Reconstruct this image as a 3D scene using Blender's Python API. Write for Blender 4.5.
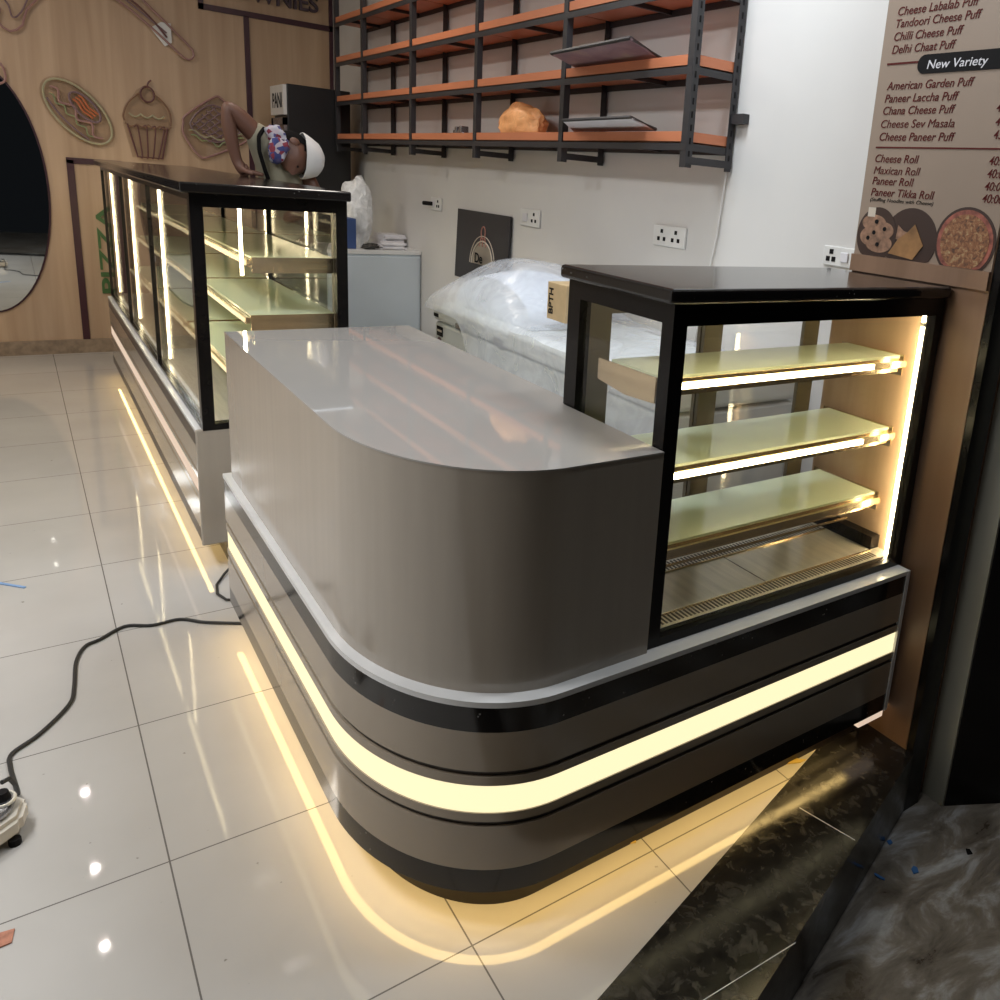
import bpy, bmesh, math, random
from mathutils import Vector, Matrix, noise
random.seed(4)
for o in list(bpy.data.objects): bpy.data.objects.remove(o)
SC = bpy.context.scene
COL = SC.collection
PI = math.pi

# ------------------------------------------------------------------ camera
cam_right = Vector((0.7929, -0.6040, 0.0800))
cam_down = Vector((-0.0908, -0.2471, -0.9647))
cam_fwd = Vector((0.6025, 0.7577, -0.2508))
cd = bpy.data.cameras.new('camera'); cam = bpy.data.objects.new('camera', cd); COL.objects.link(cam)
mw = Matrix.Identity(4)
for i, v in enumerate((cam_right, -cam_down, -cam_fwd)):
    for j in range(3): mw[j][i] = v[j]
mw[2][3] = 1.5
cam.matrix_world = mw
cd.sensor_width = 36; cd.lens = 36*0.81994; cd.shift_x = -0.15665; cd.shift_y = -0.09625
cd.clip_start = 0.02; cd.clip_end = 60
SC.camera = cam

# ------------------------------------------------------------------ world, exposure, room lights
SC.view_settings.view_transform = 'Standard'; SC.view_settings.look = 'None'
SC.view_settings.gamma = 1; SC.view_settings.exposure = 0.15; SC.view_settings.use_curve_mapping = False
w = bpy.data.worlds.new('night_street'); SC.world = w; w.use_nodes = True
w.node_tree.nodes['Background'].inputs[0].default_value = (0.75, 0.85, 1.0, 1)
w.node_tree.nodes['Background'].inputs[1].default_value = 0.006
CEIL = 3.05
PANEL_W = 26      # ceiling LED panels
SPOT_W = 0.7        # recessed downlights
def area(name, loc, sx, sy, power, color, rot=(0, 0, 0), shape='RECTANGLE'):
    l = bpy.data.lights.new(name, 'AREA'); l.shape = shape; l.size = sx; l.size_y = sy; l.energy = power; l.color = color
    o = bpy.data.objects.new(name, l); COL.objects.link(o); o.location = loc; o.rotation_euler = rot
    return o
COOL = (0.93, 0.96, 1.0)
WARM = (1.0, .92, .82)
PANELS = [(-0.95, 1.75), (-0.9, 2.9), (-0.9, 5.2), (1.42, 2.22), (1.35, 4.7)]
PANEL_P = [1.1, 1.1, 0.8, 0.95, 0.4]
PANEL_C = [COOL, COOL, WARM, (.84, .92, 1.0), WARM]
for (x, y), p, c in zip(PANELS, PANEL_P, PANEL_C): area('panel_lamp', (x, y, CEIL-.035), .5, .5, PANEL_W*p, c)
area('front_fill', (1.6, 1.0, 3.0), .4, .15, 12, (.88, .94, 1))   # added fill without a fixture, brightens pavement and counter ledge
SPOTS = [(0.04, 3.35), (0.04, 4.08), (0.04, 4.8), (0.04, 5.47), (0.04, 6.28)]
for x, y in SPOTS: area('spot_lamp', (x, y, CEIL-.03), .035, .035, SPOT_W, (1, .95, .88), shape='DISK')

# ------------------------------------------------------------------ materials
def newmat(name):
    m = bpy.data.materials.new(name); m.use_nodes = True
    return m, m.node_tree, m.node_tree.nodes['Principled BSDF']
def N(nt, t, **kw):
    n = nt.nodes.new(t)
    for k, v in kw.items():
        if k.startswith('i_'): n.inputs[k[2:].replace('_', ' ')].default_value = v
        else: setattr(n, k, v)
    return n
def ramp(nt, fac, stops):
    r = nt.nodes.new('ShaderNodeValToRGB'); e = r.color_ramp.elements
    e[0].position, e[0].color = stops[0][0], (*stops[0][1], 1)
    e[1].position, e[1].color = stops[-1][0], (*stops[-1][1], 1)
    for p, c in stops[1:-1]:
        k = e.new(p); k.color = (*c, 1)
    nt.links.new(fac, r.inputs[0]); return r.outputs[0]
def mat(name, col, rough=.5, metal=0, scale=None, var=.08, stretch=(1, 1, 1), bump=0, spec=.5, coat=0):
    m, nt, b = newmat(name)
    b.inputs['Base Color'].default_value = (*col, 1); b.inputs['Roughness'].default_value = rough
    b.inputs['Metallic'].default_value = metal; b.inputs['Specular IOR Level'].default_value = spec
    b.inputs['Coat Weight'].default_value = coat; b.inputs['Coat Roughness'].default_value = .13 if coat < .9 else .04
    tc = N(nt, 'ShaderNodeTexCoord'); mp = N(nt, 'ShaderNodeMapping'); mp.inputs['Scale'].default_value = stretch
    nt.links.new(tc.outputs['Object'], mp.inputs[0])
    nz = N(nt, 'ShaderNodeTexNoise'); nz.inputs['Scale'].default_value = scale or 6; nz.inputs['Detail'].default_value = 4
    nt.links.new(mp.outputs[0], nz.inputs[0])
    lo = tuple(c*(1-var) for c in col); hi = tuple(min(1, c*(1+var)) for c in col)
    nt.links.new(ramp(nt, nz.outputs[0], [(.3, lo), (.7, hi)]), b.inputs['Base Color'])
    if bump:
        bp = N(nt, 'ShaderNodeBump'); bp.inputs['Strength'].default_value = bump; bp.inputs['Distance'].default_value = .01
        nt.links.new(nz.outputs[0], bp.inputs['Height']); nt.links.new(bp.outputs[0], b.inputs['Normal'])
    return m
def emit(name, col, strength):
    m, nt, b = newmat(name)
    b.inputs['Base Color'].default_value = (.05, .05, .05, 1)
    b.inputs['Emission Color'].default_value = (*col, 1); b.inputs['Emission Strength'].default_value = strength
    return m
def glass(name, tint=(1, 1, 1), refl=1.0):
    m, nt, b = newmat(name); nt.nodes.remove(b)
    out = nt.nodes['Material Output']
    t = N(nt, 'ShaderNodeBsdfTransparent'); t.inputs[0].default_value = (*tint, 1)
    g = N(nt, 'ShaderNodeBsdfGlossy'); g.inputs['Roughness'].default_value = .01
    lw = N(nt, 'ShaderNodeLayerWeight'); lw.inputs[0].default_value = .5
    f5 = N(nt, 'ShaderNodeMath', operation='POWER'); f5.inputs[1].default_value = 4.5; nt.links.new(lw.outputs['Facing'], f5.inputs[0])
    f = N(nt, 'ShaderNodeMath', operation='ADD'); f.inputs[1].default_value = .035; nt.links.new(f5.outputs[0], f.inputs[0])
    mu = N(nt, 'ShaderNodeMath', operation='MULTIPLY'); mu.inputs[1].default_value = refl*.9
    mx = N(nt, 'ShaderNodeMixShader')
    nt.links.new(f.outputs[0], mu.inputs[0]); nt.links.new(mu.outputs[0], mx.inputs[0])
    nt.links.new(t.outputs[0], mx.inputs[1]); nt.links.new(g.outputs[0], mx.inputs[2]); nt.links.new(mx.outputs[0], out.inputs[0])
    return m
def film(name, col, alpha, rough=.3, scale=9, bump=.6):
    m, nt, b = newmat(name)
    b.inputs['Base Color'].default_value = (*col, 1); b.inputs['Roughness'].default_value = rough
    tc = N(nt, 'ShaderNodeTexCoord'); nz = N(nt, 'ShaderNodeTexNoise'); nz.inputs['Scale'].default_value = scale
    nz.inputs['Detail'].default_value = 5; nz.inputs['Distortion'].default_value = 1.2
    nt.links.new(tc.outputs['Object'], nz.inputs[0])
    bp = N(nt, 'ShaderNodeBump'); bp.inputs['Strength'].default_value = bump; bp.inputs['Distance'].default_value = .02
    nt.links.new(nz.outputs[0], bp.inputs['Height']); nt.links.new(bp.outputs[0], b.inputs['Normal'])
    al = ramp(nt, nz.outputs[0], [(.35, (alpha*.8,)*3), (.7, (min(1, alpha*1.3),)*3)])
    nt.links.new(al, b.inputs['Alpha'])
    return m

M = {}
# floor tiles: grid in world metres
def floor_tiles():
    m, nt, b = newmat('polished_vitrified_tile')
    tc = N(nt, 'ShaderNodeTexCoord'); sx = N(nt, 'ShaderNodeSeparateXYZ'); nt.links.new(tc.outputs['Object'], sx.inputs[0])
    masks = []
    cells = []
    for ax, off, sp in (('X', .145, .4575), ('Y', 1.2085, .5455)):
        a = N(nt, 'ShaderNodeMath', operation='SUBTRACT'); a.inputs[1].default_value = off; nt.links.new(sx.outputs[ax], a.inputs[0])
        d = N(nt, 'ShaderNodeMath', operation='DIVIDE'); d.inputs[1].default_value = sp; nt.links.new(a.outputs[0], d.inputs[0])
        pp = N(nt, 'ShaderNodeMath', operation='PINGPONG'); pp.inputs[1].default_value = .5; nt.links.new(d.outputs[0], pp.inputs[0])
        ls = N(nt, 'ShaderNodeMath', operation='LESS_THAN'); ls.inputs[1].default_value = .0017/sp; nt.links.new(pp.outputs[0], ls.inputs[0])
        masks.append(ls.outputs[0])
        fl = N(nt, 'ShaderNodeMath', operation='FLOOR'); nt.links.new(d.outputs[0], fl.inputs[0]); cells.append(fl.outputs[0])
    mx = N(nt, 'ShaderNodeMath', operation='MAXIMUM'); nt.links.new(masks[0], mx.inputs[0]); nt.links.new(masks[1], mx.inputs[1])
    nz = N(nt, 'ShaderNodeTexNoise'); nz.inputs['Scale'].default_value = 2.3; nz.inputs['Detail'].default_value = 6; nt.links.new(tc.outputs['Object'], nz.inputs[0])
    c = ramp(nt, nz.outputs[0], [(.3, (.50, .47, .43)), (.7, (.56, .53, .49))])
    # specks of dust
    n2 = N(nt, 'ShaderNodeTexNoise'); n2.inputs['Scale'].default_value = 38; n2.inputs['Detail'].default_value = 2; nt.links.new(tc.outputs['Object'], n2.inputs[0])
    d2 = ramp(nt, n2.outputs[0], [(.20, (.45, .43, .4)), (.25, (1, 1, 1))])
    mm = N(nt, 'ShaderNodeMix', data_type='RGBA', blend_type='MULTIPLY'); mm.inputs[0].default_value = 1
    nt.links.new(c, mm.inputs[6]); nt.links.new(d2, mm.inputs[7])
    m2 = N(nt, 'ShaderNodeMix', data_type='RGBA'); nt.links.new(mx.outputs[0], m2.inputs[0]); nt.links.new(mm.outputs[2], m2.inputs[6])
    m2.inputs[7].default_value = (.17, .155, .14, 1)
    nt.links.new(m2.outputs[2], b.inputs['Base Color'])
    b.inputs['Roughness'].default_value = .04; b.inputs['Specular IOR Level'].default_value = .5
    return m
def wood(name, dark, light, axis='z', scale=1.0, rough=.45):
    m, nt, b = newmat(name)
    tc = N(nt, 'ShaderNodeTexCoord'); mp = N(nt, 'ShaderNodeMapping')
    s = {'z': (9, 9, .45), 'x': (.45, 9, 9), 'y': (9, .45, 9)}[axis]
    mp.inputs['Scale'].default_value = tuple(k*scale for k in s); nt.links.new(tc.outputs['Object'], mp.inputs[0])
    nz = N(nt, 'ShaderNodeTexNoise'); nz.inputs['Scale'].default_value = 1.4; nz.inputs['Detail'].default_value = 7; nz.inputs['Distortion'].default_value = .5
    nt.links.new(mp.outputs[0], nz.inputs[0])
    nt.links.new(ramp(nt, nz.outputs[0], [(.3, dark), (.5, tuple((a+c)/2 for a, c in zip(dark, light))), (.7, light)]), b.inputs['Base Color'])
    b.inputs['Roughness'].default_value = rough
    return m
def granite(name, base, speck, rough=.12):
    m, nt, b = newmat(name)
    tc = N(nt, 'ShaderNodeTexCoord')
    v = N(nt, 'ShaderNodeTexVoronoi'); v.inputs['Scale'].default_value = 70; nt.links.new(tc.outputs['Object'], v.inputs[0])
    c1 = ramp(nt, v.outputs['Distance'], [(.10, speck), (.17, base)])
    nz = N(nt, 'ShaderNodeTexNoise'); nz.inputs['Scale'].default_value = 18; nt.links.new(tc.outputs['Object'], nz.inputs[0])
    k = ramp(nt, nz.outputs[0], [(.55, (0, 0, 0)), (.62, (1, 1, 1))])
    mx = N(nt, 'ShaderNodeMix', data_type='RGBA'); nt.links.new(k, mx.inputs[0]); mx.inputs[6].default_value = (*base, 1); nt.links.new(c1, mx.inputs[7])
    nt.links.new(mx.outputs[2], b.inputs['Base Color']); b.inputs['Roughness'].default_value = rough
    return m
def dirty(name, c0, c1, c2, rough0, rough1, scale, stretch=(1, 1, 1), rotz=0, bump=.15):
    m, nt, b = newmat(name)
    tc = N(nt, 'ShaderNodeTexCoord'); mp = N(nt, 'ShaderNodeMapping'); mp.inputs['Scale'].default_value = stretch; mp.inputs['Rotation'].default_value[2] = rotz
    nt.links.new(tc.outputs['Object'], mp.inputs[0])
    nz = N(nt, 'ShaderNodeTexNoise'); nz.inputs['Scale'].default_value = scale; nz.inputs['Detail'].default_value = 9; nz.inputs['Roughness'].default_value = .65; nz.inputs['Distortion'].default_value = .6
    nt.links.new(mp.outputs[0], nz.inputs[0])
    nt.links.new(ramp(nt, nz.outputs[0], [(.32, c0), (.52, c1), (.72, c2)]), b.inputs['Base Color'])
    rr = ramp(nt, nz.outputs[0], [(.35, (rough0,)*3), (.65, (rough1,)*3)]); nt.links.new(rr, b.inputs['Roughness'])
    bp = N(nt, 'ShaderNodeBump'); bp.inputs['Strength'].default_value = bump; bp.inputs['Distance'].default_value = .01
    nt.links.new(nz.outputs[0], bp.inputs['Height']); nt.links.new(bp.outputs[0], b.inputs['Normal'])
    return m

M['tile'] = floor_tiles()
M['stone'] = dirty('black_granite_threshold', (.009, .008, .007), (.014, .0125, .011), (.055, .050, .044), .10, .24, 26, bump=.02)
M['street'] = dirty('wet_concrete', (.060, .045, .032), (.20, .17, .135), (.50, .50, .50), .25, .7, 3.6, (1.3, 3.2, 1), -.75, .6)
M['wallpaint'] = mat('white_wall_paint', (.69, .67, .64), .45, scale=2, var=.03)
M['ceil'] = mat('ceiling_paint', (.72, .71, .69), .8, scale=2, var=.02)
M['wood'] = wood('light_wood_laminate', (.43, .285, .175), (.56, .39, .255))
M['walnut'] = wood('brown_wood_laminate', (.22, .125, .072), (.31, .182, .112))
M['burg'] = mat('burgundy_trim', (.05, .012, .02), .4)
M['kick'] = mat('beige_stone_skirting', (.30, .22, .15), .3, scale=25, var=.25)
M['lam'] = mat('grey_beige_laminate', (.43, .37, .30), .14, coat=.6, scale=3, var=.03, stretch=(12, 12, .6))
M['lamtop'] = mat('grey_beige_gloss_top', (.45, .42, .385), .04, coat=.9, scale=3, var=.02)
M['panel'] = mat('taupe_gloss_panel', (.37, .30, .22), .14, coat=.5, scale=4, var=.03)
M['edge'] = mat('pale_edge_band', (.80, .79, .77), .22)
M['granite'] = granite('black_granite', (.012, .010, .009), (.26, .25, .23))
M['dark'] = mat('dark_groove', (.055, .042, .034), .35)
M['plinth'] = mat('dark_plinth', (.012, .008, .006), .35)
M['strip'] = emit('warm_light_panel', (1.0, .88, .53), 1.0)
M['stripdim'] = emit('pale_light_panel', (1.0, .76, .58), .66)
M['led'] = emit('warm_led_ribbon', (1.0, .68, .25), 9.5)
M['tube'] = emit('warm_led_tube', (1.0, .84, .50), 28)
M['shelfled'] = emit('shelf_led_bar', (1.0, .84, .48), 18)
M['shelfglow'] = emit('gold_edge_glow', (1.0, .82, .46), 1.1)  # no lamp: weak emission painting the reflections on gold shelf edges
M['black'] = mat('black_frame', (.007, .006, .006), .25, scale=20, spec=.22)
M['brownframe'] = mat('bronze_door_frame', (.12, .10, .065), .3)
M['glass'] = glass('clear_glass')
M['frost'] = mat('pale_green_glass_shelf', (.74, .82, .60), .10, scale=2, var=.02)
M['gold'] = mat('polished_steel_trim', (.78, .63, .42), .2, .9, scale=3, var=.1, stretch=(1, 1, 14))
M['steel'] = mat('brushed_steel', (.74, .70, .60), .28, .45, scale=4, var=.12, stretch=(14, 1, 1))
M['slot'] = mat('grille_slot', (.05, .04, .03), .5)
M['rack'] = mat('dark_grey_angle_iron', (.030, .028, .030), .45, scale=12)
M['orange'] = mat('orange_shelf_board', (.58, .20, .095), .4, scale=3, var=.06)
M['white'] = mat('white_enamel', (.62, .68, .72), .25, scale=3, var=.03)
M['freezer'] = mat('freezer_white', (.70, .72, .68), .25, scale=3, var=.03)
M['film'] = film('clear_plastic_sheet', (.88, .92, .98), .36, .16, 6, .5)
M['bag'] = film('white_polythene', (.85, .85, .84), .75, .4, 14, .8)
M['orangebag'] = film('orange_polythene', (1.0, .46, .18), 1.0, .45, 22, .3)
M['fridge'] = mat('black_cooler', (.010, .009, .009), .35)
M['sign'] = mat('white_sign', (.62, .60, .58), .4)
M['socket'] = mat('white_switch_plate', (.74, .73, .70), .35)
M['card'] = mat('brown_carton', (.55, .40, .22), .7, scale=20)
M['poster'] = mat('charcoal_board', (.030, .028, .032), .5)
M['cream'] = mat('cream_print', (.60, .52, .42), .6)
M['domewhite'] = mat('pale_cover', (.72, .76, .82), .5, scale=3, var=.03)
M['print'] = dirty('faded_colour_print', (.16, .10, .14), (.34, .24, .27), (.50, .42, .30), .3, .4, 6, bump=0)
M['pinkline'] = mat('pinkish_print', (.45, .20, .15), .6)
M['ink'] = mat('black_ink', (.010, .009, .009), .7, spec=.15)
M['paper'] = mat('white_paper', (.72, .70, .72), .6, scale=8)
M['blue'] = mat('blue_cover', (.035, .07, .20), .5)
M['menu'] = mat('menu_panel_cream', (.32, .24, .18), .4, scale=2, var=.03)
M['menutext'] = mat('maroon_print', (.10, .014, .012), .7, spec=.2)
M['plate'] = mat('dark_plate_print', (.045, .022, .016), .4)
M['cookie'] = mat('cookie_print', (.30, .165, .10), .6, scale=45, var=.5)
M['puff'] = mat('puff_pastry_print', (.34, .17, .06), .6, scale=16, var=.4)
M['pizza'] = dirty('pizza_print', (.05, .03, .02), (.30, .12, .05), (.52, .40, .20), .6, .7, 90, bump=0)
M['pizzacrust'] = mat('pizza_crust_print', (.30, .09, .06), .6, scale=50, var=.5)
M['mirror'] = mat('mirror_glass', (.86, .88, .86), .02, 1.0, var=.0)
M['green'] = mat('green_letter', (.045, .12, .03), .5)
M['sletter'] = mat('dark_sign_letter', (.07, .045, .06), .5)
M['cable'] = mat('black_cable', (.02, .019, .018), .5)
M['cablegrey'] = mat('grey_cable', (.045, .04, .035), .5)
M['acrylic'] = glass('clear_acrylic_backing', (.94, .93, .92), .6)
M['tool_body'] = mat('cream_tool_body', (.60, .54, .45), .4)
M['tool_metal'] = mat('tool_metal', (.40, .40, .42), .25, .9)
M['grey'] = mat('grey_column_paint', (.50, .48, .39), .55, scale=3, var=.06)
M['yellow'] = mat('yellow_scrap', (.65, .46, .10), .5)
M['bluebit'] = mat('blue_scrap', (.04, .14, .36), .5)
M['bluetape'] = mat('pale_blue_tape', (.22, .36, .60), .5)
M['rust'] = mat('orange_scrap', (.42, .17, .10), .6, scale=60, var=.3)
M['skin'] = mat('brown_skin', (.145, .066, .042), .5)
M['shirt'] = mat('khaki_shirt', (.27, .245, .175), .8, scale=20)
M['trouser'] = mat('dark_trousers', (.05, .05, .06), .8)
M['cap'] = mat('white_cap', (.78, .77, .75), .8)
M['hair'] = mat('black_hair', (.008, .007, .007), .9, spec=.1)
def scarfmat():
    m, nt, b = newmat('patterned_scarf'); tc = N(nt, 'ShaderNodeTexCoord')
    v = N(nt, 'ShaderNodeTexVoronoi'); v.inputs['Scale'].default_value = 42; nt.links.new(tc.outputs['Object'], v.inputs[0])
    sp = N(nt, 'ShaderNodeSeparateColor'); nt.links.new(v.outputs['Color'], sp.inputs[0])
    r = ramp(nt, sp.outputs[0], [(0, (.05, .06, .20)), (.25, (.22, .03, .05)), (.45, (.46, .45, .50)), (.70, (.09, .08, .20)), (.85, (.50, .42, .46))])
    r.node.color_ramp.interpolation = 'CONSTANT'
    nt.links.new(r, b.inputs['Base Color']); b.inputs['Roughness'].default_value = .8
    return m
M['scarf'] = scarfmat()
for nm, c in dict(neon_cream=(.42, .38, .24), neon_orange=(.50, .15, .06), neon_maroon=(.15, .06, .055), neon_pink=(.36, .20, .18), neon_green=(.27, .31, .16), neon_brown=(.24, .13, .075), neon_mauve=(.22, .14, .15)).items():
    M[nm] = mat(nm, c, .35)

# ------------------------------------------------------------------ mesh helpers
class MB:
    def __init__(s): s.bm = bmesh.new()
    def box(s, x0, x1, y0, y1, z0, z1, bev=0, seg=2):
        r = bmesh.ops.create_cube(s.bm, size=1)
        for v in r['verts']: v.co = Vector((x0+(v.co.x+.5)*(x1-x0), y0+(v.co.y+.5)*(y1-y0), z0+(v.co.z+.5)*(z1-z0)))
        if bev: 
            ed = {e for v in r['verts'] for e in v.link_edges}
            bmesh.ops.bevel(s.bm, geom=list(ed), offset=bev, segments=seg, affect='EDGES', profile=.5)
        return s
    def prism(s, poly, z0, z1):
        lo = [s.bm.verts.new((p[0], p[1], z0)) for p in poly]; hi = [s.bm.verts.new((p[0], p[1], z1)) for p in poly]
        n = len(poly)
        s.bm.faces.new(lo[::-1]); s.bm.faces.new(hi)
        for i in range(n): s.bm.faces.new((lo[i], lo[(i+1) % n], hi[(i+1) % n], hi[i]))
        return s
    def wallstrip(s, outer, inner, z0, z1):
        rows = []
        for a, b in zip(outer, inner):
            rows.append([s.bm.verts.new((a[0], a[1], z0)), s.bm.verts.new((a[0], a[1], z1)), s.bm.verts.new((b[0], b[1], z1)), s.bm.verts.new((b[0], b[1], z0))])
        for r, q in zip(rows, rows[1:]):
            for i in range(4): s.bm.faces.new((r[i], r[(i+1) % 4], q[(i+1) % 4], q[i]))
        s.bm.faces.new(rows[0][::-1]); s.bm.faces.new(rows[-1])
        return s
    def quadprism(s, pts, t):
        """polygon of 3-D points thickened along its normal by t"""
        P = [Vector(p) for p in pts]; n = (P[1]-P[0]).cross(P[2]-P[0]).normalized()*t
        a = [s.bm.verts.new(p) for p in P]; b = [s.bm.verts.new(p+n) for p in P]
        s.bm.faces.new(a[::-1]); s.bm.faces.new(b); k = len(P)
        for i in range(k): s.bm.faces.new((a[i], a[(i+1) % k], b[(i+1) % k], b[i]))
        return s
    def tube(s, pts, r, seg=8, closed=False):
        P = [Vector(p) for p in pts]; n = len(P); rings = []
        up = Vector((0, 0, 1)); prev = None
        for i, p in enumerate(P):
            if closed: t = (P[(i+1) % n]-P[i-1]).normalized()
            else: t = (P[min(i+1, n-1)]-P[max(i-1, 0)]).normalized()
            if prev is None:
                a = up if abs(t.dot(up)) < .9 else Vector((1, 0, 0)); u = t.cross(a).normalized()
            else: u = (prev-t*prev.dot(t)).normalized()
            prev = u; v = t.cross(u); rr = r[i] if isinstance(r, (list, tuple)) else r
            rings.append([s.bm.verts.new(p+u*rr*math.cos(2*PI*k/seg)+v*rr*math.sin(2*PI*k/seg)) for k in range(seg)])
        for i in range(n-1 if not closed else n):
            A, B = rings[i], rings[(i+1) % n]
            for k in range(seg): s.bm.faces.new((A[k], A[(k+1) % seg], B[(k+1) % seg], B[k]))
        if not closed: s.bm.faces.new(rings[0][::-1]); s.bm.faces.new(rings[-1])
        return s
    def disc_y(s, cx, cz, rx, rz, y0, y1, seg=48):   # elliptical disc in an XZ plane
        a = [s.bm.verts.new((cx+rx*math.cos(2*PI*k/seg), y0, cz+rz*math.sin(2*PI*k/seg))) for k in range(seg)]
        b = [s.bm.verts.new((cx+rx*math.cos(2*PI*k/seg), y1, cz+rz*math.sin(2*PI*k/seg))) for k in range(seg)]
        s.bm.faces.new(a); s.bm.faces.new(b[::-1])
        for k in range(seg): s.bm.faces.new((a[k], a[(k+1) % seg], b[(k+1) % seg], b[k]))
        return s
    def polyx(s, pts, x0, x1):                       # polygon in a YZ plane extruded along X
        a = [s.bm.verts.new((x0, p[0], p[1])) for p in pts]; b = [s.bm.verts.new((x1, p[0], p[1])) for p in pts]; n = len(pts)
        s.bm.faces.new(a); s.bm.faces.new(b[::-1])
        for k in range(n): s.bm.faces.new((a[k], a[(k+1) % n], b[(k+1) % n], b[k]))
        return s
    def blob(s, c, r, sub=3, amp=.15, freq=6, squash=0.0, seed=0):
        q = bmesh.ops.create_icosphere(s.bm, subdivisions=sub, radius=1)
        for v in q['verts']:
            d = v.co.normalized(); k = 1+amp*noise.fractal(d*freq+Vector((seed, seed*2, 0)), .8, 2.1, 4)
            p = Vector((d.x*r[0], d.y*r[1], d.z*r[2]))*k
            if p.z < -r[2]*(1-squash): p.z = -r[2]*(1-squash)
            v.co = Vector(c)+p
        return s
    def build(s, name, m, parent=None, smooth=False, loc=None):
        bmesh.ops.recalc_face_normals(s.bm, faces=s.bm.faces)
        if smooth:
            for f in s.bm.faces: f.smooth = True
            for e in s.bm.edges:
                if len(e.link_faces) == 2 and e.calc_face_angle(0) > .6: e.smooth = False
        me = bpy.data.meshes.new(name)
        if parent is not None:
            inv = abs_loc(parent); s.bm.transform(Matrix.Translation(-inv))
        elif loc is not None: s.bm.transform(Matrix.Translation(-Vector(loc)))
        s.bm.to_mesh(me); s.bm.free(); me.materials.append(M[m] if isinstance(m, str) else m)
        o = bpy.data.objects.new(name, me); COL.objects.link(o)
        if parent is not None: o.parent = parent
        elif loc is not None: o.location = loc
        return o
def abs_loc(o):
    v = Vector(o.location)
    while o.parent: o = o.parent; v += Vector(o.location)
    return v
def tag(o, label, cat, group=None):
    o['label'] = label; o['category'] = cat
    if group: o['group'] = group
    return o
def thing(name, label, cat, loc, group=None):
    o = bpy.data.objects.new(name, None); COL.objects.link(o); o.location = loc; o.empty_display_size = .05
    return tag(o, label, cat, group)
def struct(o): o['kind'] = 'structure'; return o
def B(*a, **k): return MB().box(*a, **k)
def text(name, s, m, parent, origin, xdir, ydir, width=None, height=.03, depth=.0015, shear=0, bold=0):
    """lettering: cap height `height`, run along xdir, stretched to `width`"""
    cu = bpy.data.curves.new(name, 'FONT'); cu.body = s; cu.size = 1; cu.extrude = .5; cu.shear = shear; cu.offset = bold
    o = bpy.data.objects.new(name, cu); COL.objects.link(o); bpy.context.view_layer.update()
    me = bpy.data.meshes.new_from_object(o.evaluated_get(bpy.context.evaluated_depsgraph_get()))
    bpy.data.objects.remove(o); bpy.data.curves.remove(cu)
    xs = [v.co.x for v in me.vertices]; x0, x1 = min(xs), max(xs)
    sx = (width/(x1-x0)) if width else height/.69; sy = height/.69
    X = Vector(xdir).normalized(); Y = Vector(ydir).normalized(); Z = X.cross(Y)
    O = Vector(origin)-(abs_loc(parent) if parent else Vector((0, 0, 0)))
    for v in me.vertices:
        c = v.co.copy(); v.co = O+X*(c.x-x0)*sx+Y*c.y*sy+Z*(c.z+.5)*depth
    me.name = name; me.materials.append(M[m]); ob = bpy.data.objects.new(name, me); COL.objects.link(ob)
    if parent: ob.parent = parent
    return ob
def copy_tree(o, parent=None):
    c = o.copy(); COL.objects.link(c)
    if parent: c.parent = parent
    for ch in [x for x in o.children]: copy_tree(ch, c)
    return c

# ------------------------------------------------------------------ room shell
RW = 2.17           # wall with the rack
BW = 7.28           # back wall
def inner(x): return .975+.3*(x-.754)        # threshold, inner edge
def outer(x): return .8023+.3175*(x-1.0082)  # threshold, outer edge
struct(MB().prism([(-2.6, inner(-2.6)), (1.95, inner(1.95)), (2.25, 1.5), (2.25, 7.4), (-2.6, 7.4)], -.2, 0).build('floor', 'tile'))
struct(MB().prism([(-2.6, inner(-2.6)), (-2.6, outer(-2.6)), (1.925, outer(1.925)), (1.925, inner(1.925))], -.21, .0005).build('trim_1', 'stone', loc=(1.2, 1, 0)))
tj = MB().quadprism([(1.464, 1.1165, .0004), (1.5, .966, .0004), (1.502, .967, .0004), (1.466, 1.1175, .0004)], .0006)
tj.quadprism([(.895, .86, .0004), (1.165, .8475, .0004), (1.165, .849, .0004), (.895, .8615, .0004)], .0006)
struct(tj.build('trim_2', 'edge'))
struct(B(-6, 8, -5, 3.0, -.26, -.2).build('floor_2', 'street'))
struct(B(RW, RW+.12, 1.55, BW+.1, -.2, CEIL).build('wall_right', 'wallpaint'))
struct(B(-2.7, RW, BW, BW+.12, 0, CEIL).build('wall_back', 'wood'))
struct(B(-2.72, -2.6, .0, BW, -.2, CEIL).build('wall_left', 'wallpaint'))
struct(MB().prism([(-2.7, inner(-2.7)), (2.6, inner(2.6)), (2.6, 7.4), (-2.7, 7.4)], CEIL, CEIL+.1).build('ceiling', 'ceil'))
struct(B(-2.6, 2.17, BW-.015, BW, 0, .10).build('baseboard_back', 'kick'))
# burgundy trim strips of the back wall
t = MB(); t.box(.335, .378, BW-.012, BW, .10, 1.38); t.box(.335, .66, BW-.012, BW, 1.355, 1.395); t.box(.62, .655, BW-.012, BW, .10, 1.36)
struct(t.build('trim_3', 'burg'))
t = MB(); t.box(1.215, 2.17, BW-.012, BW, 2.515, 2.555); t.box(1.215, 1.25, BW-.012, BW, 2.515, CEIL); t.box(1.515, 1.552, BW-.012, BW, .1, 2.52); t.box(2.14, 2.169, BW-.012, BW, .1, CEIL)
struct(t.build('trim_4', 'burg'))
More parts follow.
